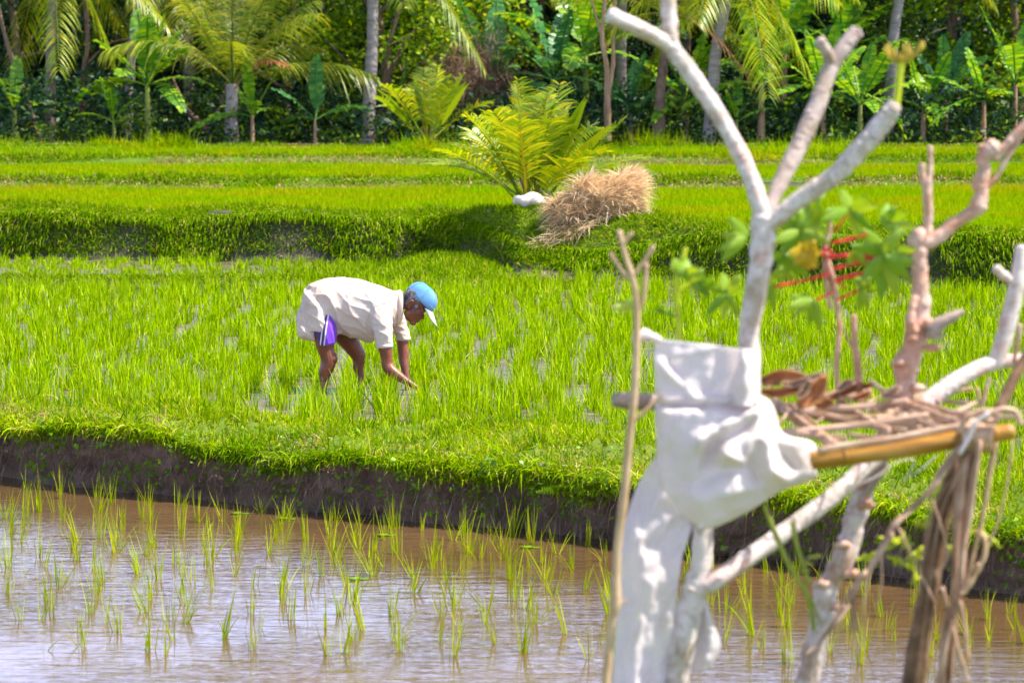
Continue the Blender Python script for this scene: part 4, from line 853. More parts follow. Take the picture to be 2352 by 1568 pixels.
# sleeve cuffs
for c, d, w_ in (((994, 826), -.19, 84), ((1150, 802), .18, 70)):
    m = MB(); V, Fc = tube([L_(c[0], c[1] - 10, d), L_(c[0] + 1, c[1] + 14, d)], [w_ / SC, (w_ - 1) / SC], 26, 2, flat=.95); m.add(V, Fc); m.build('cuff', M['shirt'], shirt)
# purple shorts
pm = MB(); limb(pm, [(420, 540, -.10, 100), (444, 640, -.124, 98), (462, 720, -.134, 92), (470, 790, -.135, 84), (474, 818, -.135, 80)], flat=1.02, n=30)
limb(pm, [(440, 560, .11, 100), (500, 650, .13, 100), (540, 700, .135, 95)], flat=1.02, n=24)
me = remesh(pm, .006, 2, .5)
for vt, nn in zip(me.vertices, [x.normal.copy() for x in me.vertices]):
    v = vt.co.copy(); vt.co = v + nn * (.006 * ridge(v, Vector((.9, .3, .2)).normalized(), 60, .7) + .003)
def shorts_mat():
    m, n = mat('purple_shorts'); o = N(n, 'ShaderNodeOutputMaterial'); b = N(n, 'ShaderNodeBsdfPrincipled'); v = objco(n)
    s_ = N(n, 'ShaderNodeSeparateXYZ'); n.links.new(v, s_.inputs[0])
    a = N(n, 'ShaderNodeMath', operation='MULTIPLY_ADD'); a.inputs[1].default_value = -.14; n.links.new(s_.outputs[2], a.inputs[0]); n.links.new(s_.outputs[0], a.inputs[2])   # x - .14 z
    r = N(n, 'ShaderNodeValToRGB'); r.color_ramp.interpolation = 'CONSTANT'; e = r.color_ramp.elements
    mr = N(n, 'ShaderNodeMapRange'); mr.inputs[1].default_value = -.375; mr.inputs[2].default_value = -.275; n.links.new(a.outputs[0], mr.inputs[0]); n.links.new(mr.outputs[0], r.inputs[0])
    pur = (.20, .045, .62, 1); wh = (.7, .62, .62, 1); dk = (.05, .02, .16, 1)
    for i, (p, c) in enumerate(((0, dk), (.16, wh), (.26, dk), (.44, wh), (.54, pur))):
        if i > 1: e.new(p)
        e[i].position = p; e[i].color = c
    n.links.new(r.outputs[0], b.inputs['Base Color']); b.inputs['Roughness'].default_value = .6; b.inputs['Sheen Weight'].default_value = .2
    n.links.new(b.outputs[0], o.inputs[0]); return m
M['shorts'] = shorts_mat(); link('shorts', me, M['shorts'], man)
# hair: shell of the back and side of the head
hm = MB(); ell(hm, H(14, 80), (.090, .080, .096), HA)
ell(hm, H(-22, 14), (.050, .066, .060), HA)
for s_ in (-1, 1):
    ell(hm, H(52, 8, 74 * s_), (.016, .012, .034), HA); ell(hm, H(-22, 34, 66 * s_), (.036, .018, .050), HA)
me = remesh(hm, .0055, 1, .4)
for vt, nn in zip(me.vertices, [x.normal.copy() for x in me.vertices]):
    v = vt.co.copy(); vt.co = v + nn * .005 * noise.noise(Vector((v.dot(HF) * 110, v.y * 110, v.dot(HU) * 28)))
M['hair'] = solid('grey_hair', [(.35, (.035, .030, .035)), (.52, (.16, .14, .15)), (.66, (.50, .46, .46))], 26, .7, .6, 120, bdist=.004)
hair = link('hair', me, M['hair'], man)
n = 700; V, Fq = [], []
D = sph(n); B = []; DD = []
for k in range(n):
    f, u, s_ = rng.uniform(-75, -5), rng.uniform(-40, 90), rng.choice([-1, 1]); y_ = s_ * rng.uniform(50, 88) * math.sqrt(max(.1, 1 - ((f + 10) / 95) ** 2)); p = H(f - 25 * (rng.uniform() < .5), u, y_); B.append(p[:]); DD.append((-HU * .6 - HF * .6 + Vector(D[k]) * .5 + HY * s_ * .2)[:])
V, Fq = blades(np.array(B), np.array(DD), rnd(.015, .035, n), rnd(.002, .004, n), rnd(0, .4, n), 2)
link('hair_strands', np_mesh('hair_strands', V, Fq), M['hair'], hair)
# cap: dome with panels + brim, in head space
cm = MB(); nj, ni = 40, 14; V = []
# rim plane through back point (-92,108) and front point (212,40)
rb = Vector((-98, 0, 108)); rf = Vector((206, 0, 42)); rc = (rb + rf) / 2; rx = (rf - rb) / 2; rn = Vector((.20, 0, .98)).normalized()
for i in range(ni + 1):
    ph = (PI / 2) * i / ni
    for j in range(nj):
        a = 2 * PI * j / nj; k = math.cos(ph) ** .78; h = math.sin(ph) ** .92
        front = max(0, math.cos(a)); p = rc + rx * (k * math.cos(a)) + Vector((0, 104 * k * math.sin(a), 0)) + rn * (h * 146) + rx * .0
        p += rx.normalized() * front * 16 * math.sin(ph * 2) * .7 - rx.normalized() * 10 * math.sin(ph) 
        seam = min(abs(((a / (PI / 3)) + .5) % 1 - .5), 1); p += rn * 0
        s_ = 1 - .022 * math.exp(-(seam / .05) ** 2) + .012 * noise.noise(Vector((a * 1.5, ph * 3, 4)))
        q = rc + (p - rc) * s_; V.append(H(q.x, q.z, q.y))
Fc = [(i * nj + j, i * nj + (j + 1) % nj, (i + 1) * nj + (j + 1) % nj, (i + 1) * nj + j) for i in range(ni) for j in range(nj)]
cm.add(V, Fc)
M['cap'] = cloth_mat('blue_denim', (.12, .33, .66), (.20, .38, .60), .5); M['brim'] = cloth_mat('cap_brim', (.62, .66, .70), (.52, .44, .38), .55)
cap = cm.build('cap', M['cap'], man); sd_ = cap.modifiers.new('t', 'SOLIDIFY'); sd_.thickness = .004
ell_b = MB(); ell(ell_b, H(40, 214), (.007, .007, .005), HA, 10, 6); ell_b.build('button', M['cap'], cap)
V = []; nu, nv = 16, 8
for i in range(nv + 1):
    t = i / nv
    for j in range(nu + 1):
        a = -1.05 + 2.1 * j / nu; yy = math.sin(a) * 104; x0 = rc.x + rx.x * math.cos(a); z0 = rc.z + rx.z * math.cos(a)
        out_ = math.cos(a / 1.05 * PI / 2) ** .55 * 122; drop = 92 * t * math.cos(a / 1.05 * PI / 2) ** .5
        V.append(H(x0 + out_ * t * .86, z0 - drop - (yy / 104) ** 2 * 16, yy * (1 - .10 * t)))
V2 = V; Fc = [(i * (nu + 1) + j, i * (nu + 1) + j + 1, (i + 1) * (nu + 1) + j + 1, (i + 1) * (nu + 1) + j) for i in range(nv) for j in range(nu)]
br = MB().add(V2, Fc).build('brim', M['brim'], cap); sd_ = br.modifiers.new('t', 'SOLIDIFY'); sd_.thickness = .005
# stitched row across the cap's front panel
st_ = MB()
for k in range(16):
    a = -.9 + 1.8 * k / 15; k1 = math.cos(.22) ** .78; p = rc + rx * (k1 * math.cos(a) * 1.03) + Vector((0, 104 * k1 * math.sin(a) * 1.02, 0)) + rn * (math.sin(.22) ** .92 * 146)
    ell(st_, H(p.x, p.z, p.y), (.0025, .0035, .0025), HA, 6, 4)
st_.build('stitching', M['brim'], cap)
sm_ = MB()
for k in range(6):
    a = k * PI / 3 + PI / 6; ps = []
    for i in range(2, 13):
        ph = (PI / 2) * i / 14; kk = math.cos(ph) ** .78; h = math.sin(ph) ** .92; p = rc + rx * (kk * math.cos(a)) + Vector((0, 104 * kk * math.sin(a), 0)) + rn * (h * 146) + rx.normalized() * (max(0, math.cos(a)) * 16 * math.sin(ph * 2) * .7 - 10 * math.sin(ph)); p = rc + (p - rc) * 1.005; ps.append(H(p.x, p.z, p.y))
    V, Fc = tube(ps, [.0022] * len(ps), 5, 2); sm_.add(V, Fc)
sm_.build('seams', M['cap'], cap)
# ------------------------------------------------------------------ things on the near bank
W2 = K / (F / 7.0)                      # metres per 2352-pixel at 7 m
def W4(w_, Y=7.0): return w_ / 1.568 / 4 / (F / Y) / 2
def W6(w_, Y=7.0): return w_ / 1.274 / 4 / (F / Y) / 2
def W5(w_, Y=7.0): return w_ / 1.3096 / 4 / (F / Y) / 2
def WQ(w_, Y=7.0): return w_ * K / (F / Y) / 2
GZ0 = .92
def down(p, q):   # extend a limb from the frame's bottom to the ground
    d = (q - p).normalized(); t = (GZ0 - .05 - p.z) / d.z if abs(d.z) > .05 else 0
    return p + d * t
def branch(mb, pts, n=16, knob=.08, ring=.0, ringn=0, sub=6, seed=0, flat=1.0, mi=0):
    V, Fc = tube([p for p, r in pts], [r for p, r in pts], n, sub, knob=knob, ring=ring, ringn=ringn, seed=seed, flat=flat); mb.add(V, Fc, mi)
def scars(mb, pts, n_, size=.55, seed=0):
    """raised leaf scars set in the bark of a limb"""
    pr = catmull([list(p) + [r] for p, r in pts], 8); rg = random.Random(seed)
    for k in range(n_):
        i = rg.randrange(1, len(pr) - 1); T = Vector(pr[i + 1][:3]) - Vector(pr[i - 1][:3]); T.normalize(); p = Vector(pr[i][:3]).lerp(Vector(pr[i + 1][:3]), rg.random()); r = pr[i][3]
        u = T.orthogonal().normalized(); v = T.cross(u); a = rg.uniform(0, 2 * PI); nn = u * math.cos(a) + v * math.sin(a); sd = T.cross(nn)
        ell(mb, p + nn * r * .93, (r * size * rg.uniform(.7, 1.1), r * size * .55 * rg.uniform(.7, 1.2), r * .16), (sd, T, nn), 10, 6)
# white tree
Y0 = 7.0
tr = empty('white_tree', (Q(1575, 1568, Y0).x, Y0, GZ0), 'pale white-barked young tree forking into three bare limbs, with cloth tied round it', 'tree')
def child(mb, name, m, root): 
    o = mb.build(name, m, None); o.parent = root; o.matrix_parent_inverse.identity(); 
    o.data.transform(__import__('mathutils').Matrix.Translation(-root.location)); return o
m = MB()
a0 = Z6(500, 1568, Y0); a1 = Z6(560, 1300, Y0)
branch(m, [(down(a0, a1), W6(140)), (a0, W6(150)), (a1, W6(140)), (Z6(600, 1130, Y0), W6(128)), (Z6(645, 950, Y0), W6(108)), (Z6(655, 740, Y0), W6(104)), (Z6(700, 400, Y0), W6(104)), (Z5(905, 900, Y0), W5(108)), (Z5(912, 700, Y0), W5(108)), (Z5(945, 480, Y0), W5(112)), (Z5(975, 300, Y0), W5(120)), (Z5(985, 190, Y0), W5(122)), (Z4(705, 1440, Y0), W4(150)), (Z4(712, 1350, Y0), W4(140))], 18, .12, .03, 30)
scars(m, [(a0, W6(150)), (a1, W6(140)), (Z6(600, 1130, Y0), W6(128)), (Z6(645, 950, Y0), W6(108))], 30, .4, 8); scars(m, [(Z5(945, 480, Y0), W5(112)), (Z5(975, 300, Y0), W5(120)), (Z5(985, 190, Y0), W5(122)), (Z4(705, 1440, Y0), W4(150))], 24, .4, 9)
child(m, 'trunk', M['bark_white'], tr)
m = MB(); Yc = Y0
branch(m, [(Z4(705, 1420, Yc), W4(100)), (Z4(690, 1290, Yc), W4(108)), (Z4(635, 1120, Yc + .01), W4(104)), (Z4(535, 900, Yc + .03), W4(108)), (Z4(385, 650, Yc + .05), W4(108)), (Z4(235, 430, Yc + .06), W4(106)), (Z4(135, 290, Yc + .07), W4(104)), (Z4(122, 130, Yc + .07), W4(100)), (Z4(110, -40, Yc + .07), W4(96))], 16, .09, .035, 34, seed=1)
branch(m, [(Z4(140, 300, Yc + .07), W4(90)), (Z4(60, 245, Yc + .05), W4(92)), (Q(1480, 72, Yc + .02), WQ(37)), (Q(1400, 34, Yc - .02), WQ(37))], 14, .09, .03, 34, seed=2)
scars(m, [(Z4(690, 1290, Yc), W4(108)), (Z4(635, 1120, Yc + .01), W4(104)), (Z4(535, 900, Yc + .03), W4(108)), (Z4(385, 650, Yc + .05), W4(108)), (Z4(235, 430, Yc + .06), W4(106)), (Z4(135, 290, Yc + .07), W4(104)), (Z4(122, 130, Yc + .07), W4(100))], 70, .5, 6)
child(m, 'limb', M['bark_white'], tr)
m = MB()
branch(m, [(Z4(720, 1400, Yc), W4(90)), (Z4(748, 1300, Yc + .02), W4(84)), (Z4(850, 1080, Yc + .06), W4(104)), (Z4(955, 870, Yc + .10), W4(112)), (Z4(1050, 650, Yc + .13), W4(112)), (Z4(1130, 430, Yc + .16), W4(100)), (Z4(1215, 300, Yc + .17), W4(98)), (Z4(1300, 190, Yc + .18), W4(90))], 16, .08, .05, 36, seed=3)
branch(m, [(Z4(1150, 410, Yc + .16), W4(76)), (Z4(1100, 310, Yc + .14), W4(74)), (Z4(1062, 250, Yc + .13), W4(74))], 12, .1, .03, 36, seed=4)
scars(m, [(Z4(850, 1080, Yc + .06), W4(104)), (Z4(955, 870, Yc + .10), W4(112)), (Z4(1050, 650, Yc + .13), W4(112)), (Z4(1130, 430, Yc + .16), W4(100)), (Z4(1215, 300, Yc + .17), W4(98)), (Z4(1300, 190, Yc + .18), W4(90))], 60, .5, 7)
child(m, 'limb', M['bark_white_shade'], tr)  # middle limb: its shaded side is put into the bark colour
m = MB()
branch(m, [(Z4(710, 1430, Yc), W4(105)), (Z4(790, 1370, Yc - .01), W4(108)), (Z4(950, 1240, Yc - .03), W4(106)), (Z4(1150, 1105, Yc - .05), W4(112)), (Z4(1320, 930, Yc - .07), W4(118)), (Z4(1450, 780, Yc - .08), W4(118)), (Z4(1540, 650, Yc - .09), W4(92))], 16, .08, .075, 42, seed=5)
scars(m, [(Z4(790, 1370, Yc - .01), W4(108)), (Z4(950, 1240, Yc - .03), W4(106)), (Z4(1150, 1105, Yc - .05), W4(112)), (Z4(1320, 930, Yc - .07), W4(118)), (Z4(1450, 780, Yc - .08), W4(118)), (Z4(1540, 650, Yc - .09), W4(92))], 90, .6, 5)
lb = child(m, 'limb', M['bark_white'], tr)
m = MB(); branch(m, [(Z4(1545, 660, Yc - .09), W4(44)), (Z4(1562, 520, Yc - .09), W4(44)), (Z4(1575, 390, Yc - .09), W4(50))], 10, .04)
child(m, 'green_shoot', M['shoot'], tr)
m = MB(); 
for k in range(16):
    a = k * 2.4; l = 60 + 40 * (k % 3); st = Z4(1575 + 12 * math.cos(a), 400 - 6 * (k % 4), Yc - .09); en = Z4(1578 + math.cos(a) * (l), 345 - 30 * (k % 3) + 22 * abs(math.sin(a)), Yc - .09 + .012 * math.sin(a))
    branch(m, [(st, W4(16)), (st.lerp(en, .6) - Vector((0, 0, .006)), W4(18)), (en, W4(24)), (en + Vector((0, 0, .014)), W4(12))], 7, .25, sub=3, seed=k)
child(m, 'bud_cluster', M['bud'], tr)
# long diagonal white limb leaning on the fork of the trunk
dl = MB(); Yd = 6.98
branch(dl, [(Z6(600, 1120, Y0), W6(70)), (Z6(720, 1040, Yd), W6(92)), (Z6(1050, 810, Yd + .08), W6(94)), (Z6(1400, 540, Yd + .16), W6(90)), (Z6(1760, 170, Yd + .26), W6(104)), (Z5(2050, 915, Yd + .3), W5(92)), (Z5(2200, 850, Yd + .33), W5(82)), (Z5(2330, 835, Yd + .35), W5(70)), (Z5(2440, 800, Yd + .37), W5(60))], 16, .12, .035, 30, seed=6)
scars(dl, [(Z6(720, 1040, Yd), W6(92)), (Z6(1050, 810, Yd + .08), W6(94)), (Z6(1400, 540, Yd + .16), W6(90)), (Z6(1760, 170, Yd + .26), W6(104)), (Z5(2050, 915, Yd + .3), W5(92))], 60, .5, 10)
o = dl.build('leaning_limb', M['bark_white']); tag(o, 'long cream limb slanting up to the right under the bamboo shelf', 'limb')
up = MB(); branch(up, [(Z5(2195, 870, Yd + .33), W5(84)), (Z5(2235, 760, Yd + .33), W5(92)), (Z5(2290, 560, Yd + .33), W5(92)), (Z5(2325, 380, Yd + .33), W5(82)), (Z5(2338, 240, Yd + .33), W5(64))], 14, .08, .04, 34, seed=7)
branch(up, [(Z5(2295, 430, Yd + .33), W5(50)), (Z5(2235, 385, Yd + .31), W5(54)), (Z5(2205, 355, Yd + .3), W5(52))], 10, .1, .04, 36, seed=8)
cmb = child(up, 'side_limb', M['bark_white'], o) if False else None
u_ = up.build('side_limb', M['bark_white'], o)
up2 = MB(); branch(up2, [(Z5(2300, 850, Yd + .2), W5(24)), (Z5(2322, 720, Yd + .2), W5(26)), (Z5(2330, 650, Yd + .2), W5(30))], 8, .15, seed=9); branch(up2, [(Z5(2130, 1080, Yd + .3), W5(22)), (Z5(2155, 990, Yd + .3), W5(20)), (Z5(2170, 930, Yd + .3), W5(18))], 8, .15); branch(up2, [(Z5(2120, 1060, Yd + .3), W5(18)), (Z5(2105, 980, Yd + .3), W5(18))], 8, .15)
up2.build('twig', M['bark_pink'], o)
# knotty pink trunk
Yk = 7.25
kt = empty('knotty_tree', (Z6(1180, 1568, Yk).x, Yk, GZ0), 'knotty pinkish-brown tree with swollen joints behind the bamboo shelf', 'tree')
m = MB(); a0 = Z6(1180, 1568, Yk); a1 = Z6(1240, 1300, Yk)
branch(m, [(down(a0, a1), W6(120)), (a0, W6(118)), (a1, W6(112)), (Z6(1262, 1200, Yk), W6(128)), (Z6(1290, 1070, Yk), W6(118)), (Z6(1385, 900, Yk), W6(122)), (Z6(1430, 720, Yk), W6(112)), (Z6(1480, 560, Yk), W6(104)), (Z6(1540, 440, Yk), W6(100)), (Z6(1640, 200, Yk), W6(110))], 18, .22, .06, 17, seed=11)
child(m, 'trunk', M['bark_mottled'], kt)
m = MB()
branch(m, [(Z6(1610, 260, Yk), W6(100)), (Z5(1725, 1010, Yk), W5(122)), (Z5(1730, 940, Yk), W5(106)), (Z5(1735, 860, Yk), W5(140)), (Z5(1770, 780, Yk), W5(112)), (Z5(1790, 700, Yk), W5(130)), (Z5(1800, 640, Yk), W5(110)), (Z5(1812, 540, Yk), W5(96)), (Z5(1808, 400, Yk), W5(92)), (Z5(1798, 280, Yk), W5(98)), (Z5(1800, 200, Yk), W5(116)), (Z5(1835, 195, Yk), W5(90))], 18, .16, .06, 22, seed=12)
branch(m, [(Z5(1795, 700, Yk - .02), W5(60)), (Z5(1755, 650, Yk - .03), W5(66)), (Z5(1765, 570, Yk - .03), W5(44)), (Z5(1785, 500, Yk - .02), W5(40))], 12, .2, seed=13)
child(m, 'trunk_top', M['bark_pink'], kt)
m = MB()
branch(m, [(Z5(1820, 220, Yk), W5(80)), (Z4(1780, 1500, Yk), W4(96)), (Z4(1900, 1405, Yk), W4(86)), (Z4(2010, 1335, Yk), W4(84)), (Z4(2060, 1290, Yk), W4(116)), (Z4(2078, 1200, Yk), W4(84)), (Z4(2072, 1150, Yk), W4(112)), (Z4(2100, 1060, Yk), W4(82)), (Z4(2085, 1000, Yk), W4(90)), (Z4(2145, 930, Yk), W4(120)), (Z4(2180, 900, Yk), W4(90))], 16, .14, .05, 24, seed=14)
branch(m, [(Z4(2110, 940, Yk), W4(50)), (Z4(2075, 925, Yk), W4(56)), (Z4(2060, 920, Yk), W4(40))], 8, .2)
branch(m, [(Z4(2160, 1000, Yk), W4(60)), (Z4(2230, 920, Yk), W4(60)), (Z4(2300, 840, Yk), W4(64)), (Z4(2400, 730, Yk), W4(60))], 10, .14, .05, 24, seed=15)
branch(m, [(Z4(2100, 1180, Yk), W4(40)), (Z4(2170, 1110, Yk), W4(34)), (Z4(2260, 960, Yk), W4(34)), (Z4(2380, 780, Yk), W4(30))], 8, .14, seed=16)
branch(m, [(Z4(1740, 1500, Yk), W4(66)), (Z4(1745, 1340, Yk), W4(60)), (Z4(1740, 1180, Yk), W4(56)), (Z4(1758, 1050, Yk), W4(34)), (Z4(1756, 915, Yk), W4(34))], 12, .16, .05, 22, seed=17)
branch(m, [(Z4(1730, 1180, Yk), W4(50)), (Z4(1708, 1100, Yk), W4(50)), (Z4(1705, 1025, Yk), W4(48))], 10, .16, seed=18)
child(m, 'limb', M['bark_pink'], kt)
m = MB(); branch(m, [(Z5(1860, 680, Yk - .03), W5(90)), (Z5(1920, 640, Yk - .04), W5(74)), (Z5(1990, 600, Yk - .04), W5(50)), (Z5(2035, 578, Yk - .04), W5(22))], 8, .3, seed=19, sub=4); branch(m, [(Z5(1860, 700, Yk - .04), W5(60)), (Z5(1900, 720, Yk - .04), W5(26)), (Z5(1945, 698, Yk - .04), W5(10))], 8, .3, seed=20, sub=4)
branch(m, [(Z6(1480, 620, Yk - .03), W6(40)), (Z6(1540, 520, Yk - .05), W6(44)), (Z6(1590, 455, Yk - .05), W6(30))], 8, .2, seed=24)
child(m, 'broken_stub', M['wood_grey'], kt)
m = MB()
for k, (x_, y_) in enumerate(((1690, 850), (1760, 720), (1870, 770), (1680, 1000), (1790, 980), (1850, 640))): branch(m, [(Z5(x_ - 26, y_ + 8, Yk - .02), W5(36)), (Z5(x_ + 4, y_, Yk - .03), W5(52)), (Z5(x_ + 34, y_ + 2, Yk - .02), W5(34))], 9, .4, seed=30 + k, sub=3); child(m, 'knot', M['bark_pink'], kt); m = MB()
for k, (x_, y_) in enumerate(((1250, 1060), (1340, 1180), (1410, 1010), (1360, 860), (1480, 660))): branch(m, [(Z6(x_ - 30, y_ + 8, Yk - .03), W6(36)), (Z6(x_ + 4, y_, Yk - .04), W6(54)), (Z6(x_ + 36, y_ + 4, Yk - .03), W6(34))], 9, .4, seed=40 + k, sub=3); child(m, 'knot', M['bark_pink'], kt); m = MB()
# beige stake with forked top
sk = MB(); Ys = 6.85; s0 = Z6(155, 1568, Ys); s1 = Z6(190, 1250, Ys)
branch(sk, [(down(s0, s1), W6(46)), (s0, W6(46)), (s1, W6(40)), (Z6(205, 1160, Ys), W6(58)), (Z6(215, 900, Ys), W6(40)), (Z6(245, 650, Ys), W6(46)), (Z6(270, 400, Ys), W6(40)), (Z6(290, 200, Ys), W6(38)), (Z5(315, 950, Ys), W5(40)), (Z5(325, 600, Ys), W5(36)), (Z5(312, 450, Ys), W5(32)), (Z5(290, 370, Ys), W5(30)), (Z5(255, 260, Ys), W5(28)), (Z5(232, 160, Ys), W5(28))], 12, .12, seed=50)
for q in ([(285, 410), (240, 360), (185, 275)], [(250, 230), (275, 200), (300, 172)], [(300, 400), (350, 340), (412, 240)], [(330, 580), (360, 500), (375, 330)]):
    branch(sk, [(Z5(x_, y_, Ys), W5(26)) for x_, y_ in q], 9, .12, seed=51)
branch(sk, [(Z6(200, 1170, Ys), W6(26)), (Z6(160, 1150, Ys), W6(12)), (Z6(145, 1100, Ys), W6(6))], 7, .1); branch(sk, [(Z6(200, 1180, Ys), W6(22)), (Z6(240, 1155, Ys), W6(14)), (Z6(272, 1136, Ys), W6(6))], 7, .1)
branch(sk, [(Z6(300, 230, Ys), W6(20)), (Z6(380, 160, Ys), W6(22)), (Z6(450, 90, Ys), W6(10))], 7, .1)
tag(sk.build('wooden_stake', M['stake'], origin=(s0.x, Ys, GZ0)), 'thin beige stake with forked top at the left of the white cloth', 'stake')
# cut beam end behind the stake
bm2 = MB()
def box(mb, c, h, ax=None, mi=0):
    ax = ax or (Vector((1, 0, 0)), Vector((0, 1, 0)), Vector((0, 0, 1)))
    V = [c + ax[0] * h[0] * i + ax[1] * h[1] * j + ax[2] * h[2] * k for i in (-1, 1) for j in (-1, 1) for k in (-1, 1)]
    mb.add(V, [(0, 1, 3, 2), (4, 6, 7, 5), (0, 4, 5, 1), (2, 3, 7, 6), (0, 2, 6, 4), (1, 5, 7, 3)], mi)
branch(bm2, [(Z6(205, 125, 7.1), W6(84)), (Z6(290, 128, 7.12), W6(88)), (Z6(420, 135, 7.15), W6(84)), (Z6(640, 150, 7.2), W6(80)), (Z6(960, 150, 7.25), W6(70))], 8, .12, seed=60, sub=4)
tag(bm2.build('wooden_beam', M['wood_grey']), 'weathered wooden beam whose cut end sticks out left of the cloth', 'beam')
# ---- white cloth
def curve(pts, m_):
    P_ = [np.array(p, float) for p in pts]; c = np.array(catmull(P_, 8)); l = np.concatenate([[0], np.cumsum(np.linalg.norm(np.diff(c, axis=0), axis=1))]); l /= l[-1]
    t = np.linspace(0, 1, m_ + 1); return np.stack([np.interp(t, l, c[:, i]) for i in range(c.shape[1])], 1)
def patch(mb, left, right, nu, nv, depth, mi=0):
    lc = curve(left, nv); rc_ = curve(right, nv); V = []
    for i in range(nv + 1):
        for j in range(nu + 1):
            u = j / nu; v = i / nv; x_, y_ = lc[i] * (1 - u) + rc_[i] * u; V.append(Z6(x_, y_, 6.93 + depth(u, v, x_, y_)))
    mb.add(V, [(i * (nu + 1) + j, i * (nu + 1) + j + 1, (i + 1) * (nu + 1) + j + 1, (i + 1) * (nu + 1) + j) for i in range(nv) for j in range(nu)], mi)
def ns(x_, y_, s_, z=0): return noise.noise(Vector((x_ * s_, y_ * s_, z)))
def cr(x_, y_, ax_, ay, bx, by, w_, amp):
    """sharp crease along a segment"""
    dx, dy = bx - ax_, by - ay; t = max(0, min(1, ((x_ - ax_) * dx + (y_ - ay) * dy) / (dx * dx + dy * dy))); d = math.hypot(x_ - ax_ - t * dx, y_ - ay - t * dy)
    return 1.15 * amp * math.exp(-(d / (w_ * 1.25)) ** 1.6) * math.sin(PI * (.12 + .76 * t)) ** .5
def d_up(u, v, x_, y_):
    d = -.03 * math.sin(PI * min(1, u * 1.0)) * (.4 + .6 * v) + .006 * ns(x_, y_, .012, 1)
    d -= .07 * math.exp(-((u - .86) / .10) ** 2)       # wrapped round the trunk
    d += cr(x_, y_, 430, -60, 640, 140, 26, -.022) + cr(x_, y_, 460, -110, 560, 60, 22, .016) + cr(x_, y_, 520, 60, 900, 140, 34, .012)
    d += cr(x_, y_, 470, -90, 780, -160, 20, -.008) + .003 * ns(x_, y_, .02, 4)
    return d
def d_kn(u, v, x_, y_):
    e = math.sin(PI * min(1, max(0, u))) ** .6
    d = -.085 * e * (.5 + .5 * math.sin(PI * min(1, v * 1.05))) + .015 * ns(x_, y_, .008, 2) + .004 * ns(x_, y_, .02, 9)
    d += cr(x_, y_, 930, 160, 760, 400, 26, -.035) + cr(x_, y_, 760, 400, 850, 440, 24, -.03) + cr(x_, y_, 850, 440, 960, 180, 20, -.02) + cr(x_, y_, 800, 330, 900, 220, 26, .045)
    d += cr(x_, y_, 900, 190, 640, 330, 30, -.03) + cr(x_, y_, 640, 330, 600, 600, 34, -.028) + cr(x_, y_, 740, 300, 620, 520, 40, .035)
    d += cr(x_, y_, 960, 250, 1000, 480, 30, -.028) + cr(x_, y_, 1000, 480, 1080, 540, 26, -.03) + cr(x_, y_, 900, 450, 960, 600, 30, .022) + cr(x_, y_, 1040, 380, 1120, 480, 34, .03)
    d += cr(x_, y_, 560, 180, 420, 420, 34, -.018) + cr(x_, y_, 500, 200, 470, 520, 44, .016) + cr(x_, y_, 600, 560, 860, 450, 34, .018) + cr(x_, y_, 620, 640, 1000, 560, 30, -.014)
    d += cr(x_, y_, 420, 150, 940, 160, 16, .03)
    return d
def d_lo(u, v, x_, y_):
    return .06 - .02 * v + .016 * math.sin(u * 7 + v * 2.2 + .8 + 2 * ns(x_, y_, .004, 8)) + .012 * ns(u * 500, y_, .012, 3) + .010 * ns(x_, y_, .006, 3) + .004 * ns(x_, y_, .03, 6) + cr(x_, y_, 290, 700, 360, 1100, 20, -.012)
cw = MB()
patch(cw, [(410, -188), (404, -100), (408, 0), (412, 90), (414, 150)], [(926, -128), (940, -60), (942, 20), (944, 90), (942, 158)], 60, 40, d_up)
patch(cw, [(414, 110), (412, 200), (418, 320), (424, 460), (452, 560), (500, 660), (560, 715), (640, 772)], [(942, 105), (990, 130), (1022, 190), (1040, 270), (1090, 310), (1222, 350), (1225, 470), (1215, 520), (1040, 590), (900, 680), (720, 768), (650, 774)], 110, 100, d_kn)
cw.v = cw.v
patch(cw, [(420, 400), (340, 520), (280, 660), (240, 850), (222, 1000), (212, 1250), (190, 1568), (180, 1680)], [(470, 400), (560, 560), (600, 700), (588, 800), (548, 920), (520, 1120), (490, 1350), (455, 1568), (450, 1680)], 60, 90, d_lo, 1)
patch(cw, [(560, 1060), (600, 1150), (600, 1300), (600, 1420), (600, 1520)], [(650, 1080), (678, 1180), (715, 1290), (738, 1380), (690, 1490)], 20, 36, lambda u, v, x_, y_: .10 + .02 * math.sin(u * 5 + v * 2) + .01 * ns(x_, y_, .02, 5))
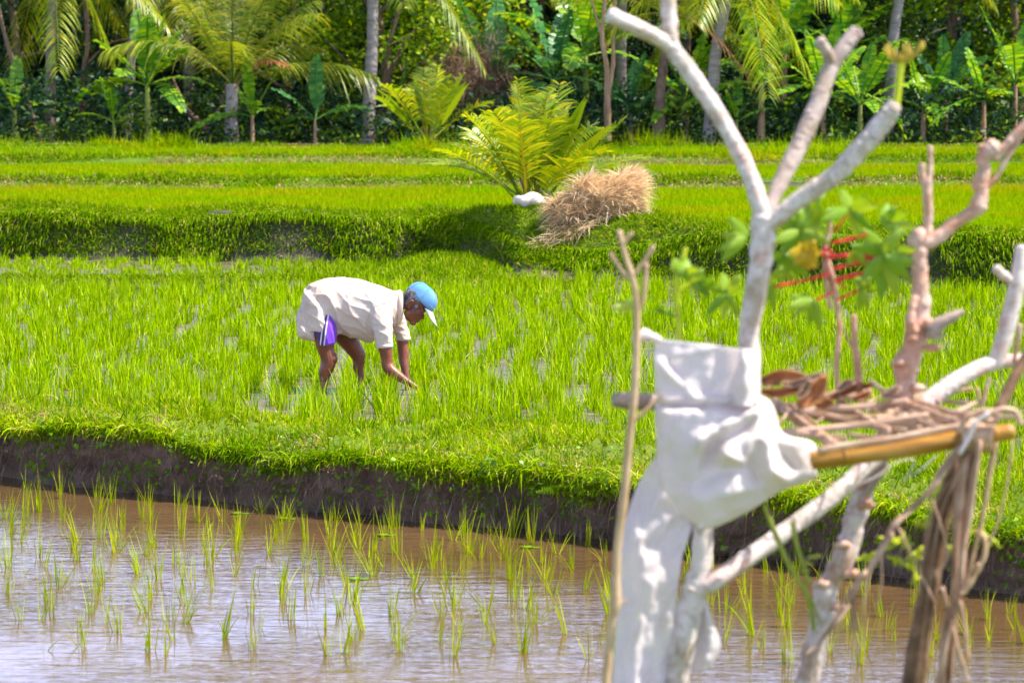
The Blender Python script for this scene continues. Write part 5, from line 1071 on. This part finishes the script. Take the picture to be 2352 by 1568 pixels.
# tied corner round the stake
for q in ([(300, -175, 46), (340, -205, 60), (390, -196, 50), (440, -180, 30)],):
    branch(cw, [(Z6(x_, y_, 6.88), W6(w_)) for x_, y_, w_ in q], 10, .35, seed=70, sub=4)
def gauze(name, tr_, base=(.92, .83, .85)):
    m, n = mat(name); o = N(n, 'ShaderNodeOutputMaterial'); b = N(n, 'ShaderNodeBsdfPrincipled'); v = objco(n)
    nz = ntex(n, 3, 4, .6, v); c = ramp(n, nz.outputs[0], [(.35, base), (.7, (base[0] * .9, base[1] * .9, base[2] * .82))]); n.links.new(c, b.inputs['Base Color']); b.inputs['Roughness'].default_value = .85; b.inputs['Specular IOR Level'].default_value = .03
    wv = ntex(n, 420, 2, .5, v); bp = N(n, 'ShaderNodeBump'); bp.inputs['Strength'].default_value = .25; bp.inputs['Distance'].default_value = .001; n.links.new(wv.outputs[0], bp.inputs['Height']); n.links.new(bp.outputs[0], b.inputs['Normal'])
    t = N(n, 'ShaderNodeBsdfTranslucent'); n.links.new(c, t.inputs[0]); x = N(n, 'ShaderNodeMixShader'); x.inputs[0].default_value = .42
    n.links.new(b.outputs[0], x.inputs[1]); n.links.new(t.outputs[0], x.inputs[2]); last = x.outputs[0]
    if tr_ > 0:
        tp = N(n, 'ShaderNodeBsdfTransparent'); y = N(n, 'ShaderNodeMixShader'); y.inputs[0].default_value = tr_; n.links.new(last, y.inputs[1]); n.links.new(tp.outputs[0], y.inputs[2]); last = y.outputs[0]
    n.links.new(last, o.inputs[0]); return m
M['cloth'] = gauze('white_cloth', .04); M['gauze'] = gauze('thin_gauze', .36)
o = cw.build('white_cloth', [M['cloth'], M['gauze']]); tag(o, 'white cloth knotted round the pale trunk with a long strip hanging down', 'cloth')
s_ = o.modifiers.new('t', 'SOLIDIFY'); s_.thickness = .0015
# ---- bamboo shelf
sf = empty('bamboo_shelf', Z6(1600, 300, 6.9), 'small raised shelf of yellow bamboo and woven dry slats', 'shelf')
m = MB()
pts = [(1205, 440, 84), (1240, 436, 92), (1375, 420, 92), (1380, 419, 98), (1390, 418, 92), (1700, 375, 90), (1960, 330, 88), (2130, 305, 84), (2140, 303, 92), (2150, 302, 86), (2232, 290, 80)]
V, Fc = tube([Z6(a, b_ - 6, 6.86) for a, b_, c in pts], [W6(c) for a, b_, c in pts], 18, 3, knob=.02); m.add(V, Fc); child(m, 'bamboo_pole', M['bamboo'], sf)
def slat(mb, a, b_, w_, ya, yb, seed=0, sag=0.0):
    p, q = Z6(*a, ya), Z6(*b_, yb); md = p.lerp(q, .5) + Vector((0, 0, -sag)); V, Fc = tube([p, p.lerp(md, .5) + Vector((0, 0, .004 * math.sin(seed))), md, q.lerp(md, .5), q], [W6(w_ * 1.25)] * 5, 8, 4, knob=.2, flat=.3, ref=(0, 0, 1) if w_ < 30 else (.3, 0, 1), seed=seed); mb.add(V, Fc)
SL = [((1060, 292), (1800, 203), 26, 7.0, 7.02), ((1150, 186), (1700, 130), 28, 7.2, 7.2), ((1235, 386), (1960, 255), 26, 6.84, 6.86), ((1005, 128), (1340, 370), 42, 7.35, 6.86), ((1360, 140), (1600, 292), 38, 7.3, 6.95),
      ((1590, 95), (1960, 245), 28, 7.35, 6.88), ((1330, 356), (1900, 268), 20, 6.88, 6.88), ((1150, 184), (1690, 282), 20, 7.15, 6.95), ((1290, 108), (1480, 96), 24, 7.35, 7.35), ((1690, 120), (2060, 220), 26, 7.25, 6.92),
      ((1480, 250), (2000, 215), 22, 7.05, 7.0), ((1190, 120), (1400, 60), 24, 7.3, 7.35), ((1540, 60), (1850, 190), 20, 7.4, 7.05), ((1630, 200), (1990, 290), 24, 7.1, 6.86), ((1700, 300), (2120, 240), 22, 6.9, 6.88), ((1030, 250), (1080, 195), 30, 7.0, 7.2), ((1400, 300), (1640, 318), 18, 6.95, 6.9), ((1500, 20), (1700, 140), 18, 7.4, 7.2), ((1840, 160), (2150, 205), 18, 7.1, 6.9)]
for k in range(26):
    xa = rng.uniform(1010, 1900); ya = rng.uniform(90, 300) - max(0, (xa - 1500)) * .05; a_ = rng.choice([-.12, .55, -.5, .1]) + rng.normal(0, .12); l_ = rng.uniform(120, 420); xb = min(2050, xa + l_ * math.cos(a_)); yb_ = min(330, max(60, ya + l_ * math.sin(a_)))
    dpt = lambda yy: 7.42 - (yy - 60) / 300 * .55
    SL.append(((xa, ya), (xb, yb_), rng.uniform(9, 22), dpt(ya), dpt(yb_)))
for k, a in enumerate(SL):
    m = MB(); slat(m, *a, seed=k, sag=.004); child(m, 'slat', M['slat'], sf)
m = MB(); slat(m, (930, 150), (1640, 250), 60, 7.4, 7.4, 91); slat(m, (1640, 250), (2080, 210), 44, 7.4, 7.1, 92); child(m, 'back_rail', M['bark_dark'], sf)
# lashings
m = MB()
for k in range(9):
    x_ = 1985 + k * 18; ps = [Z6(x_ + 30 * math.cos(t) * .4 + rng.normal(0, 4), 305 - 80 * math.cos(t), 6.86 - .055 * math.sin(t)) for t in np.linspace(0, 2 * PI, 9)]
    V, Fc = tube(ps, [W6(20)] * 9, 6, 3, knob=.2, seed=k); m.add(V, Fc)
for q in ([(1960, 290), (2000, 215), (2080, 180), (2170, 200)], [(2090, 200), (2180, 170), (2250, 190), (2270, 250)], [(2050, 215), (2120, 240), (2160, 215), (2250, 205)]):
    V, Fc = tube([Z6(a, b_, 6.8) for a, b_ in q], [W6(30)] * 4, 7, 4, knob=.25); m.add(V, Fc)
child(m, 'lashing', M['slat'], sf)
m = MB(); V, Fc = tube([Z6(a, b_, 6.79) for a, b_ in ((1960, 400), (2010, 310), (2040, 240), (2110, 190))], [W6(24)] * 4, 7, 4, knob=.25); m.add(V, Fc); V, Fc = tube([Z6(a, b_, 6.95) for a, b_ in ((1440, 560), (1560, 500), (1640, 440), (1730, 430), (1700, 500), (1660, 545))], [W6(12), W6(22), W6(16), W6(14), W6(20), W6(6)], 7, 4, flat=.3); m.add(V, Fc)
V, Fc = tube([Z6(a, b_, 6.95) for a, b_ in ((1670, 540), (1760, 480), (1840, 410))], [W6(4), W6(22), W6(12)], 7, 4, flat=.3); m.add(V, Fc)
child(m, 'plastic_tie', M['cloth'], sf)
# dry leaves lying on the shelf: separate things
def dry(pts, wd, Y, label, seed):
    wd *= .72
    m_ = MB(); c = curve(pts, 10); V = []
    for i, (x_, y_) in enumerate(c):
        t = i / 10; h = wd * math.sin(PI * min(1, .08 + t * .88)) ** .7; dx, dy = (c[min(i + 1, 10)] - c[max(i - 1, 0)]); l = math.hypot(dx, dy)
        for j in range(5):
            s_ = (j - 2) / 2; V.append(Z6(x_ - dy / l * h * s_, y_ + dx / l * h * s_, Y + .03 * s_ * s_ * -1 + .012 * ns(x_, y_, .02, seed)))
    m_.add(V, [(i * 5 + j, i * 5 + j + 1, i * 5 + j + 6, i * 5 + j + 5) for i in range(10) for j in range(4)])
    o = m_.build('dry_leaf', M['dryleaf'] if seed % 2 else M['slat']); s_ = o.modifiers.new('t', 'SOLIDIFY'); s_.thickness = .002; tag(o, label, 'leaf', 'dry leaves on the bamboo shelf')
dry([(945, 30), (1050, 0), (1160, 20), (1240, 60)], 40, 7.2, 'curled orange-brown dry leaf next to the cloth on the shelf', 1)
dry([(945, 80), (1040, 90), (1130, 60), (1200, 20)], 34, 7.1, 'flat brown dry leaf nearest the trunk on the shelf', 3)
dry([(1060, 45), (1130, 40), (1210, 10), (1282, -15)], 20, 7.05, 'pale twisted pod husk lying on top of the dry leaves', 2)
dry([(1140, 150), (1200, 110), (1250, 50), (1270, 0)], 60, 7.0, 'broad tan dry leaf standing up on the shelf', 5)
dry([(1300, 120), (1360, 90), (1440, 60), (1520, 50)], 26, 7.3, 'dark dry leaf at the back of the shelf', 7)
dry([(1130, 110), (1160, 90), (1180, 60), (1200, 20)], 26, 6.98, 'small curled pinkish leaf in front of the tan leaf', 4)
for k, a in enumerate(((960, 60, 7.25, 'rust-coloured leaf scrap tucked against the cloth'), (1030, 110, 7.12, 'small dark leaf scrap below the flat brown leaf'), (1330, 70, 7.2, 'reddish leaf scrap behind the tan leaf'), (1420, 110, 7.1, 'crumpled leaf scrap in the middle of the slats'), (1560, 110, 7.2, 'dark leaf scrap by the upright stick'), (1230, 170, 6.98, 'pinkish leaf scrap lying below the tan leaf'))):
    q = [(a[0] + i * 32 + rng.normal(0, 6), a[1] - 12 * i + rng.normal(0, 12)) for i in range(4)]; dry(q, rng.uniform(20, 34), a[2], a[3], 10 + k)
# dark post
Yp = 6.95; pm2 = MB(); a0 = Z6(1720, 1568, Yp); a1 = Z6(1775, 1250, Yp)
branch(pm2, [(down(a0, a1), W6(130)), (a0, W6(124)), (a1, W6(110)), (Z6(1820, 1000, Yp), W6(100)), (Z6(1855, 760, Yp), W6(100)), (Z6(1915, 560, Yp), W6(96)), (Z6(1990, 420, Yp + .02), W6(104)), (Z6(2050, 300, Yp + .05), W6(90))], 16, .12, .04, 14, seed=80)
tag(pm2.build('wooden_post', M['bark_dark'], origin=(a0.x, Yp, GZ0)), 'thick dark brown post carrying the right end of the shelf', 'post')
ds = MB(); branch(ds, [(Z6(2080, 300, 7.0), W6(60)), (Z6(2150, 190, 7.0), W6(58)), (Z6(2215, 60, 7.02), W6(54)), (Z6(2290, -90, 7.05), W6(50)), (Z6(2380, -260, 7.08), W6(46))], 10, .15, seed=81)
tag(ds.build('dark_stick', M['bark_dark']), 'dark brown stick slanting up out of the frame at the right', 'stick')
# hanging dry fibres: each bundle a thing
def strand(mb, q, w0, w1_, Y, seed, flat=.4):
    n_ = len(q); V, Fc = tube([Z6(a + rng.normal(0, 3), b_, Y + .012 * math.sin(a * .05 + k)) for k, (a, b_) in enumerate(q)], list(np.linspace(W6(w0), W6(w1_), n_)), 7, 5, knob=.25, seed=seed, flat=flat); mb.add(V, Fc)
fb = MB()
for k in range(16):
    o_ = k * 6; strand(fb, [(1985 + o_, 330), (1940 + o_ * 1.0, 560), (1925 + o_ * .8, 820), (1945 + o_ * .5 - 20, 1080), (1900 + rng.uniform(-30, 30), 1300), (1850 + rng.uniform(-40, 60), 1620)], 34, 26, 6.84 + rng.uniform(-.03, .03), k)
tag(fb.build('dry_fibres', M['fibre']), 'thick bundle of dry pinkish fibres hanging in front of the dark post', 'fibre bundle', 'dry fibre bundles hanging off the shelf')
fb = MB()
for k in range(7):
    o_ = k * 7; strand(fb, [(1975 + o_, 330), (1860 + o_, 470), (1800 + o_ * .6, 580), (1700 + o_ * .5, 680), (1620 + o_ * .5, 760), (1540 + o_ * .4, 900), (1480 + o_ * .2, 1000), (1410 + rng.uniform(-20, 20), 1120), (1400 + rng.uniform(-10, 40), 1300)], 34, 20, 6.82 + rng.uniform(-.02, .02), 20 + k)
for k, q in enumerate(([(1480, 1000), (1390, 1120), (1330, 1230), (1240, 1380), (1220, 1620)], [(1500, 980), (1470, 1150), (1475, 1300), (1440, 1420)], [(1640, 760), (1690, 850), (1760, 1000), (1830, 1160)], [(1800, 590), (1850, 700), (1900, 900), (1860, 1000)], [(1410, 1150), (1420, 1350), (1405, 1600)], [(1560, 900), (1560, 1050), (1530, 1200)], [(1620, 800), (1530, 960), (1440, 1080), (1380, 1180)], [(1390, 1170), (1330, 1260), (1260, 1340), (1180, 1420)])):
    strand(fb, q, 56 if k in (0, 6, 7) else 34, 16, 6.8, 40 + k)
tag(fb.build('dry_fibres', M['fibre']), 'long limp dry leaf strips drooping left from the shelf corner in a zigzag', 'fibre bundle', 'dry fibre bundles hanging off the shelf')
fb = MB()
for k, q in enumerate(([(2060, 330), (2010, 700), (1975, 900), (1960, 1100), (1900, 1350), (1840, 1620)], [(1960, 1120), (2010, 1010), (2060, 960)], [(1960, 1150), (1990, 1300), (2010, 1450)], [(1900, 1200), (1945, 1350), (2000, 1568)], [(1870, 1080), (1900, 1250), (1880, 1500)])):
    strand(fb, q, 34, 22, 6.78, 60 + k, .8)
for k in range(16):
    x1 = 2000 + rng.uniform(-40, 80); x2 = x1 - rng.uniform(30, 260); x3 = x2 + rng.uniform(-160, 90); y3 = rng.uniform(900, 1620)
    strand(fb, [(x1, 330 + rng.uniform(-30, 30)), ((x1 + x2) / 2 + rng.uniform(-20, 30), 520), (x2, 720 + rng.uniform(-60, 60)), (x3, y3)], rng.uniform(10, 22), 8, 6.85 + rng.uniform(-.06, .12), 80 + k)
tag(fb.build('dry_stalk', M['fibre']), 'long dry forked stalk propped against the fibre bundle', 'stalk')
gs = MB()
for q, w_ in (([(2145, 340), (2110, 520), (2090, 650), (2060, 800), (2020, 950), (1985, 1100)], 26), ([(2230, 330), (2200, 560), (2150, 760), (2090, 900)], 12), ([(2040, 790), (2085, 830), (2085, 920), (2040, 1010), (1980, 1110)], 30)): branch(gs, [(Z6(a, b_, 6.9), W6(w_)) for a, b_ in q], 8, .15, seed=5)
tag(gs.build('bamboo_twig', M['stake']), 'thin jointed twig hanging from the right end of the shelf', 'twig')
vn = MB()
for q, w_ in (([(965, 660), (1010, 780), (1060, 900), (1110, 1000), (1170, 1090), (1200, 1180), (1215, 1290)], 26), ([(1105, 740), (1130, 860), (1160, 960), (1195, 1070)], 24), ([(1170, 1090), (1210, 1150), (1250, 1260)], 14), ([(1050, 1180), (1110, 1090), (1120, 1050)], 6)): branch(vn, [(Z6(a, b_, 6.9), W6(w_)) for a, b_ in q], 8, .12, seed=6)
for k, (a, b_) in enumerate(((1165, 970), (1185, 935), (1150, 1000), (1215, 930))): branch(vn, [(Z6(a, b_, 6.89), W6(30)), (Z6(a + 20, b_ - 14, 6.88), W6(34)), (Z6(a + 50, b_ - 6, 6.88), W6(8))], 6, .3, flat=.3)
tag(vn.build('green_vine', M['vine']), 'thin green vine stem crossing the slanting cream limb', 'vine', 'green vines climbing below the shelf')
vn = MB()
for q in ([(1430, 940), (1490, 925), (1540, 900), (1600, 880)], [(1600, 880), (1650, 850), (1700, 870)], [(1590, 920), (1640, 945), (1700, 970)], [(1690, 830), (1710, 920), (1740, 1040)], [(1540, 820), (1620, 840), (1680, 820)], [(1700, 960), (1745, 920), (1750, 900)], [(1740, 740), (1770, 760), (1800, 745)], [(1860, 880), (1900, 870), (1930, 885)], [(2010, 800), (2060, 790), (2150, 850)]):
    branch(vn, [(Z6(a, b_, 7.05), W6(18)) for a, b_ in q], 6, .3, seed=7, sub=4)
    for a, b_ in q[1:]:
        for j in range(3): branch(vn, [(Z6(a, b_, 7.05), W6(8)), (Z6(a + rng.uniform(-34, 34), b_ + rng.uniform(-26, 26), 7.04), W6(24)), (Z6(a + rng.uniform(-50, 50), b_ + rng.uniform(-40, 40), 7.04), W6(5))], 5, .1, flat=.25, sub=2)
tag(vn.build('green_vine', M['shoot']), 'yellow-green leafy vine tangled between knotty trunk and dark post', 'vine', 'green vines climbing below the shelf')
# upright stick on the shelf
us = MB(); branch(us, [(Z5(1490, 1010, 7.3), W5(44)), (Z5(1480, 860, 7.3), W5(40)), (Z5(1465, 740, 7.3), W5(36)), (Z5(1462, 600, 7.3), W5(28))], 10, .14, seed=82); branch(us, [(Z5(1470, 790, 7.3), W5(20)), (Z5(1435, 740, 7.3), W5(16)), (Z5(1400, 650, 7.3), W5(8))], 7, .1)
tag(us.build('upright_stick', M['bark_pink']), 'short pinkish stick standing upright behind the shelf', 'stick')
# ---- broad-leaved plant with red stalks
def ZA(x_, y_, Y): return P((2800 + x_ / 2.24) / 4, (700 + y_ / 2.24) / 4, Y)
Yb = 7.3
pl = empty('cassava_plant', Z5(1380, 1000, Yb), 'slender plant with star-shaped green leaves on bright red stalks', 'plant')
m = MB(); branch(m, [(Z5(1385, 1100, Yb), W5(30)), (Z5(1375, 960, Yb), W5(26)), (Z5(1370, 850, Yb), W5(26)), (ZA(1250, 1400, Yb), .006), (ZA(1240, 1250, Yb), .006), (ZA(1215, 1080, Yb), .007), (ZA(1195, 950, Yb), .008), (ZA(1150, 800, Yb), .008), (ZA(1120, 640, Yb), .008), (ZA(1160, 520, Yb), .006), (ZA(1165, 400, Yb), .005)], 9, .15, .05, 40, seed=90)
branch(m, [(ZA(1165, 1190, Yb), .006), (ZA(1150, 1080, Yb), .006), (ZA(1130, 900, Yb), .007), (ZA(1110, 760, Yb), .006)], 8, .15)
child(m, 'stem', M['bark_pink'], pl)
m = MB()
for q, w_ in (([(1140, 730), (1000, 640), (900, 560)], 30), ([(1150, 735), (1290, 715), (1580, 735)], 30), ([(1180, 690), (1120, 655)], 26), ([(1160, 880), (900, 950), (670, 995)], 20), ([(1210, 940), (1350, 900), (1580, 855)], 28), ([(1200, 835), (1350, 800), (1500, 765)], 24), ([(1170, 610), (1380, 570), (1500, 520)], 14), ([(1230, 1110), (1350, 1060), (1440, 1020)], 18), ([(1190, 500), (1260, 430), (1330, 340)], 14), ([(1200, 600), (1280, 580), (1400, 550)], 14), ([(1030, 1120), (1160, 1060), (1200, 1040)], 14), ([(770, 740), (860, 720), (960, 740)], 10), ([(1240, 950), (1300, 1010)], 14)):
    branch(m, [(ZA(a, b_, Yb - .03), 1.35 * w_ / 2.24 / 4 / (F / Yb) / 2) for a, b_ in q], 7, .05, sub=4)
child(m, 'leaf_stalks', M['string'], pl)
def star(mb, x_, y_, R_, angs, Y, wr=.32):
    for k, a in enumerate(angs):
        a = math.radians(a); l = R_ * rng.uniform(.85, 1.1); c = ZA(x_, y_, Y); V = []; nn_ = 8
        for i in range(nn_ + 1):
            t = i / nn_; hw = wr * l * (math.sin(PI * t ** .8) ** .8 * .5 + .015); px_, py2 = x_ + math.cos(a) * l * t, y_ - math.sin(a) * l * t + .18 * l * t * t
            for s_ in (-1, 0, 1): V.append(ZA(px_ + math.sin(a) * hw * s_, py2 + math.cos(a) * hw * s_ * .8, Y + .02 * math.sin(a * 3 + t * 2) + (.006 * abs(s_)) - .05 * math.sin(a * 2 + 1) * t))
        mb.add(V, [(i * 3 + j, i * 3 + j + 1, i * 3 + j + 4, i * 3 + j + 3) for i in range(nn_) for j in range(2)])
for a in ((1650, 710, 330, (125, 62, 20, -8, -38, -70, -95, 155, -130)), (900, 500, 300, (75, 10, -12, 150, 105, 195, 230, -55)), (420, 560, 260, (125, 165, 195, 215)), (1640, 440, 280, (35, 5, -15, 80, 60)), (1350, 320, 260, (50, 20, 110, 170, 190, -70, -35)), (1060, 250, 260, (120, 80, 250, 270)), (1010, 1110, 240, (165, 190, 215, -75, -100)), (1450, 1020, 170, (110, 60, -70, -100, 20)), (760, 700, 260, (-60, -80, -100, 190, -40)), (640, 960, 200, (-85, -110, 60)), (240, 1060, 220, (-60, -100, 100, 150, 20, 60, -140)), (1400, 650, 170, (-90, -60, -120)), (870, 380, 200, (80, 110, 250))):
    m = MB(); star(m, a[0], a[1], a[2] * 1.02, a[3], Yb - .06, .38); child(m, 'leaf_whorl', M['leaf_big'], pl)
m = MB(); star(m, 950, 690, 150, (-50, -80, -110, -140, 60, 120, 10, 170), Yb - .09, .8); lf_ = child(m, 'leaf', M['leaf_yellow'], pl); lf_['label'] = 'yellow withered leaf'
# ---- small sprout beside the stake
sp2 = empty('green_sprout', Z5(540, 640, 7.1), 'small yellow-green sprout between the forked stake and white trunk', 'plant')
m = MB(); branch(m, [(Z5(545, 780, 7.1), W5(26)), (Z5(540, 600, 7.1), W5(24)), (Z5(538, 430, 7.1), W5(24)), (Z5(520, 340, 7.1), W5(10))], 8, .1); branch(m, [(Z5(545, 480, 7.1), W5(20)), (Z5(620, 430, 7.1), W5(22)), (Z5(700, 430, 7.1), W5(12))], 7, .1); branch(m, [(Z5(545, 330, 7.1), W5(14)), (Z5(565, 300, 7.1), W5(34)), (Z5(580, 250, 7.1), W5(26))], 7, .1)
child(m, 'stem', M['shoot'], sp2)
m = MB()
def zb(x_, y_, R_, angs): 
    star(m, (2300 + x_ / 1.3096 - 2800) * 2.24, (800 + y_ / 1.3096 - 700) * 2.24, R_, angs, 7.08, .55)
zb(560, 400, 230, (80, 40, 110, 0)); zb(610, 440, 200, (-20, 60, 20)); zb(650, 440, 150, (-45, 10)); zb(330, 560, 200, (150, 170)); zb(470, 590, 120, (-10, 150))
child(m, 'leaf', M['leaf_big'], sp2)
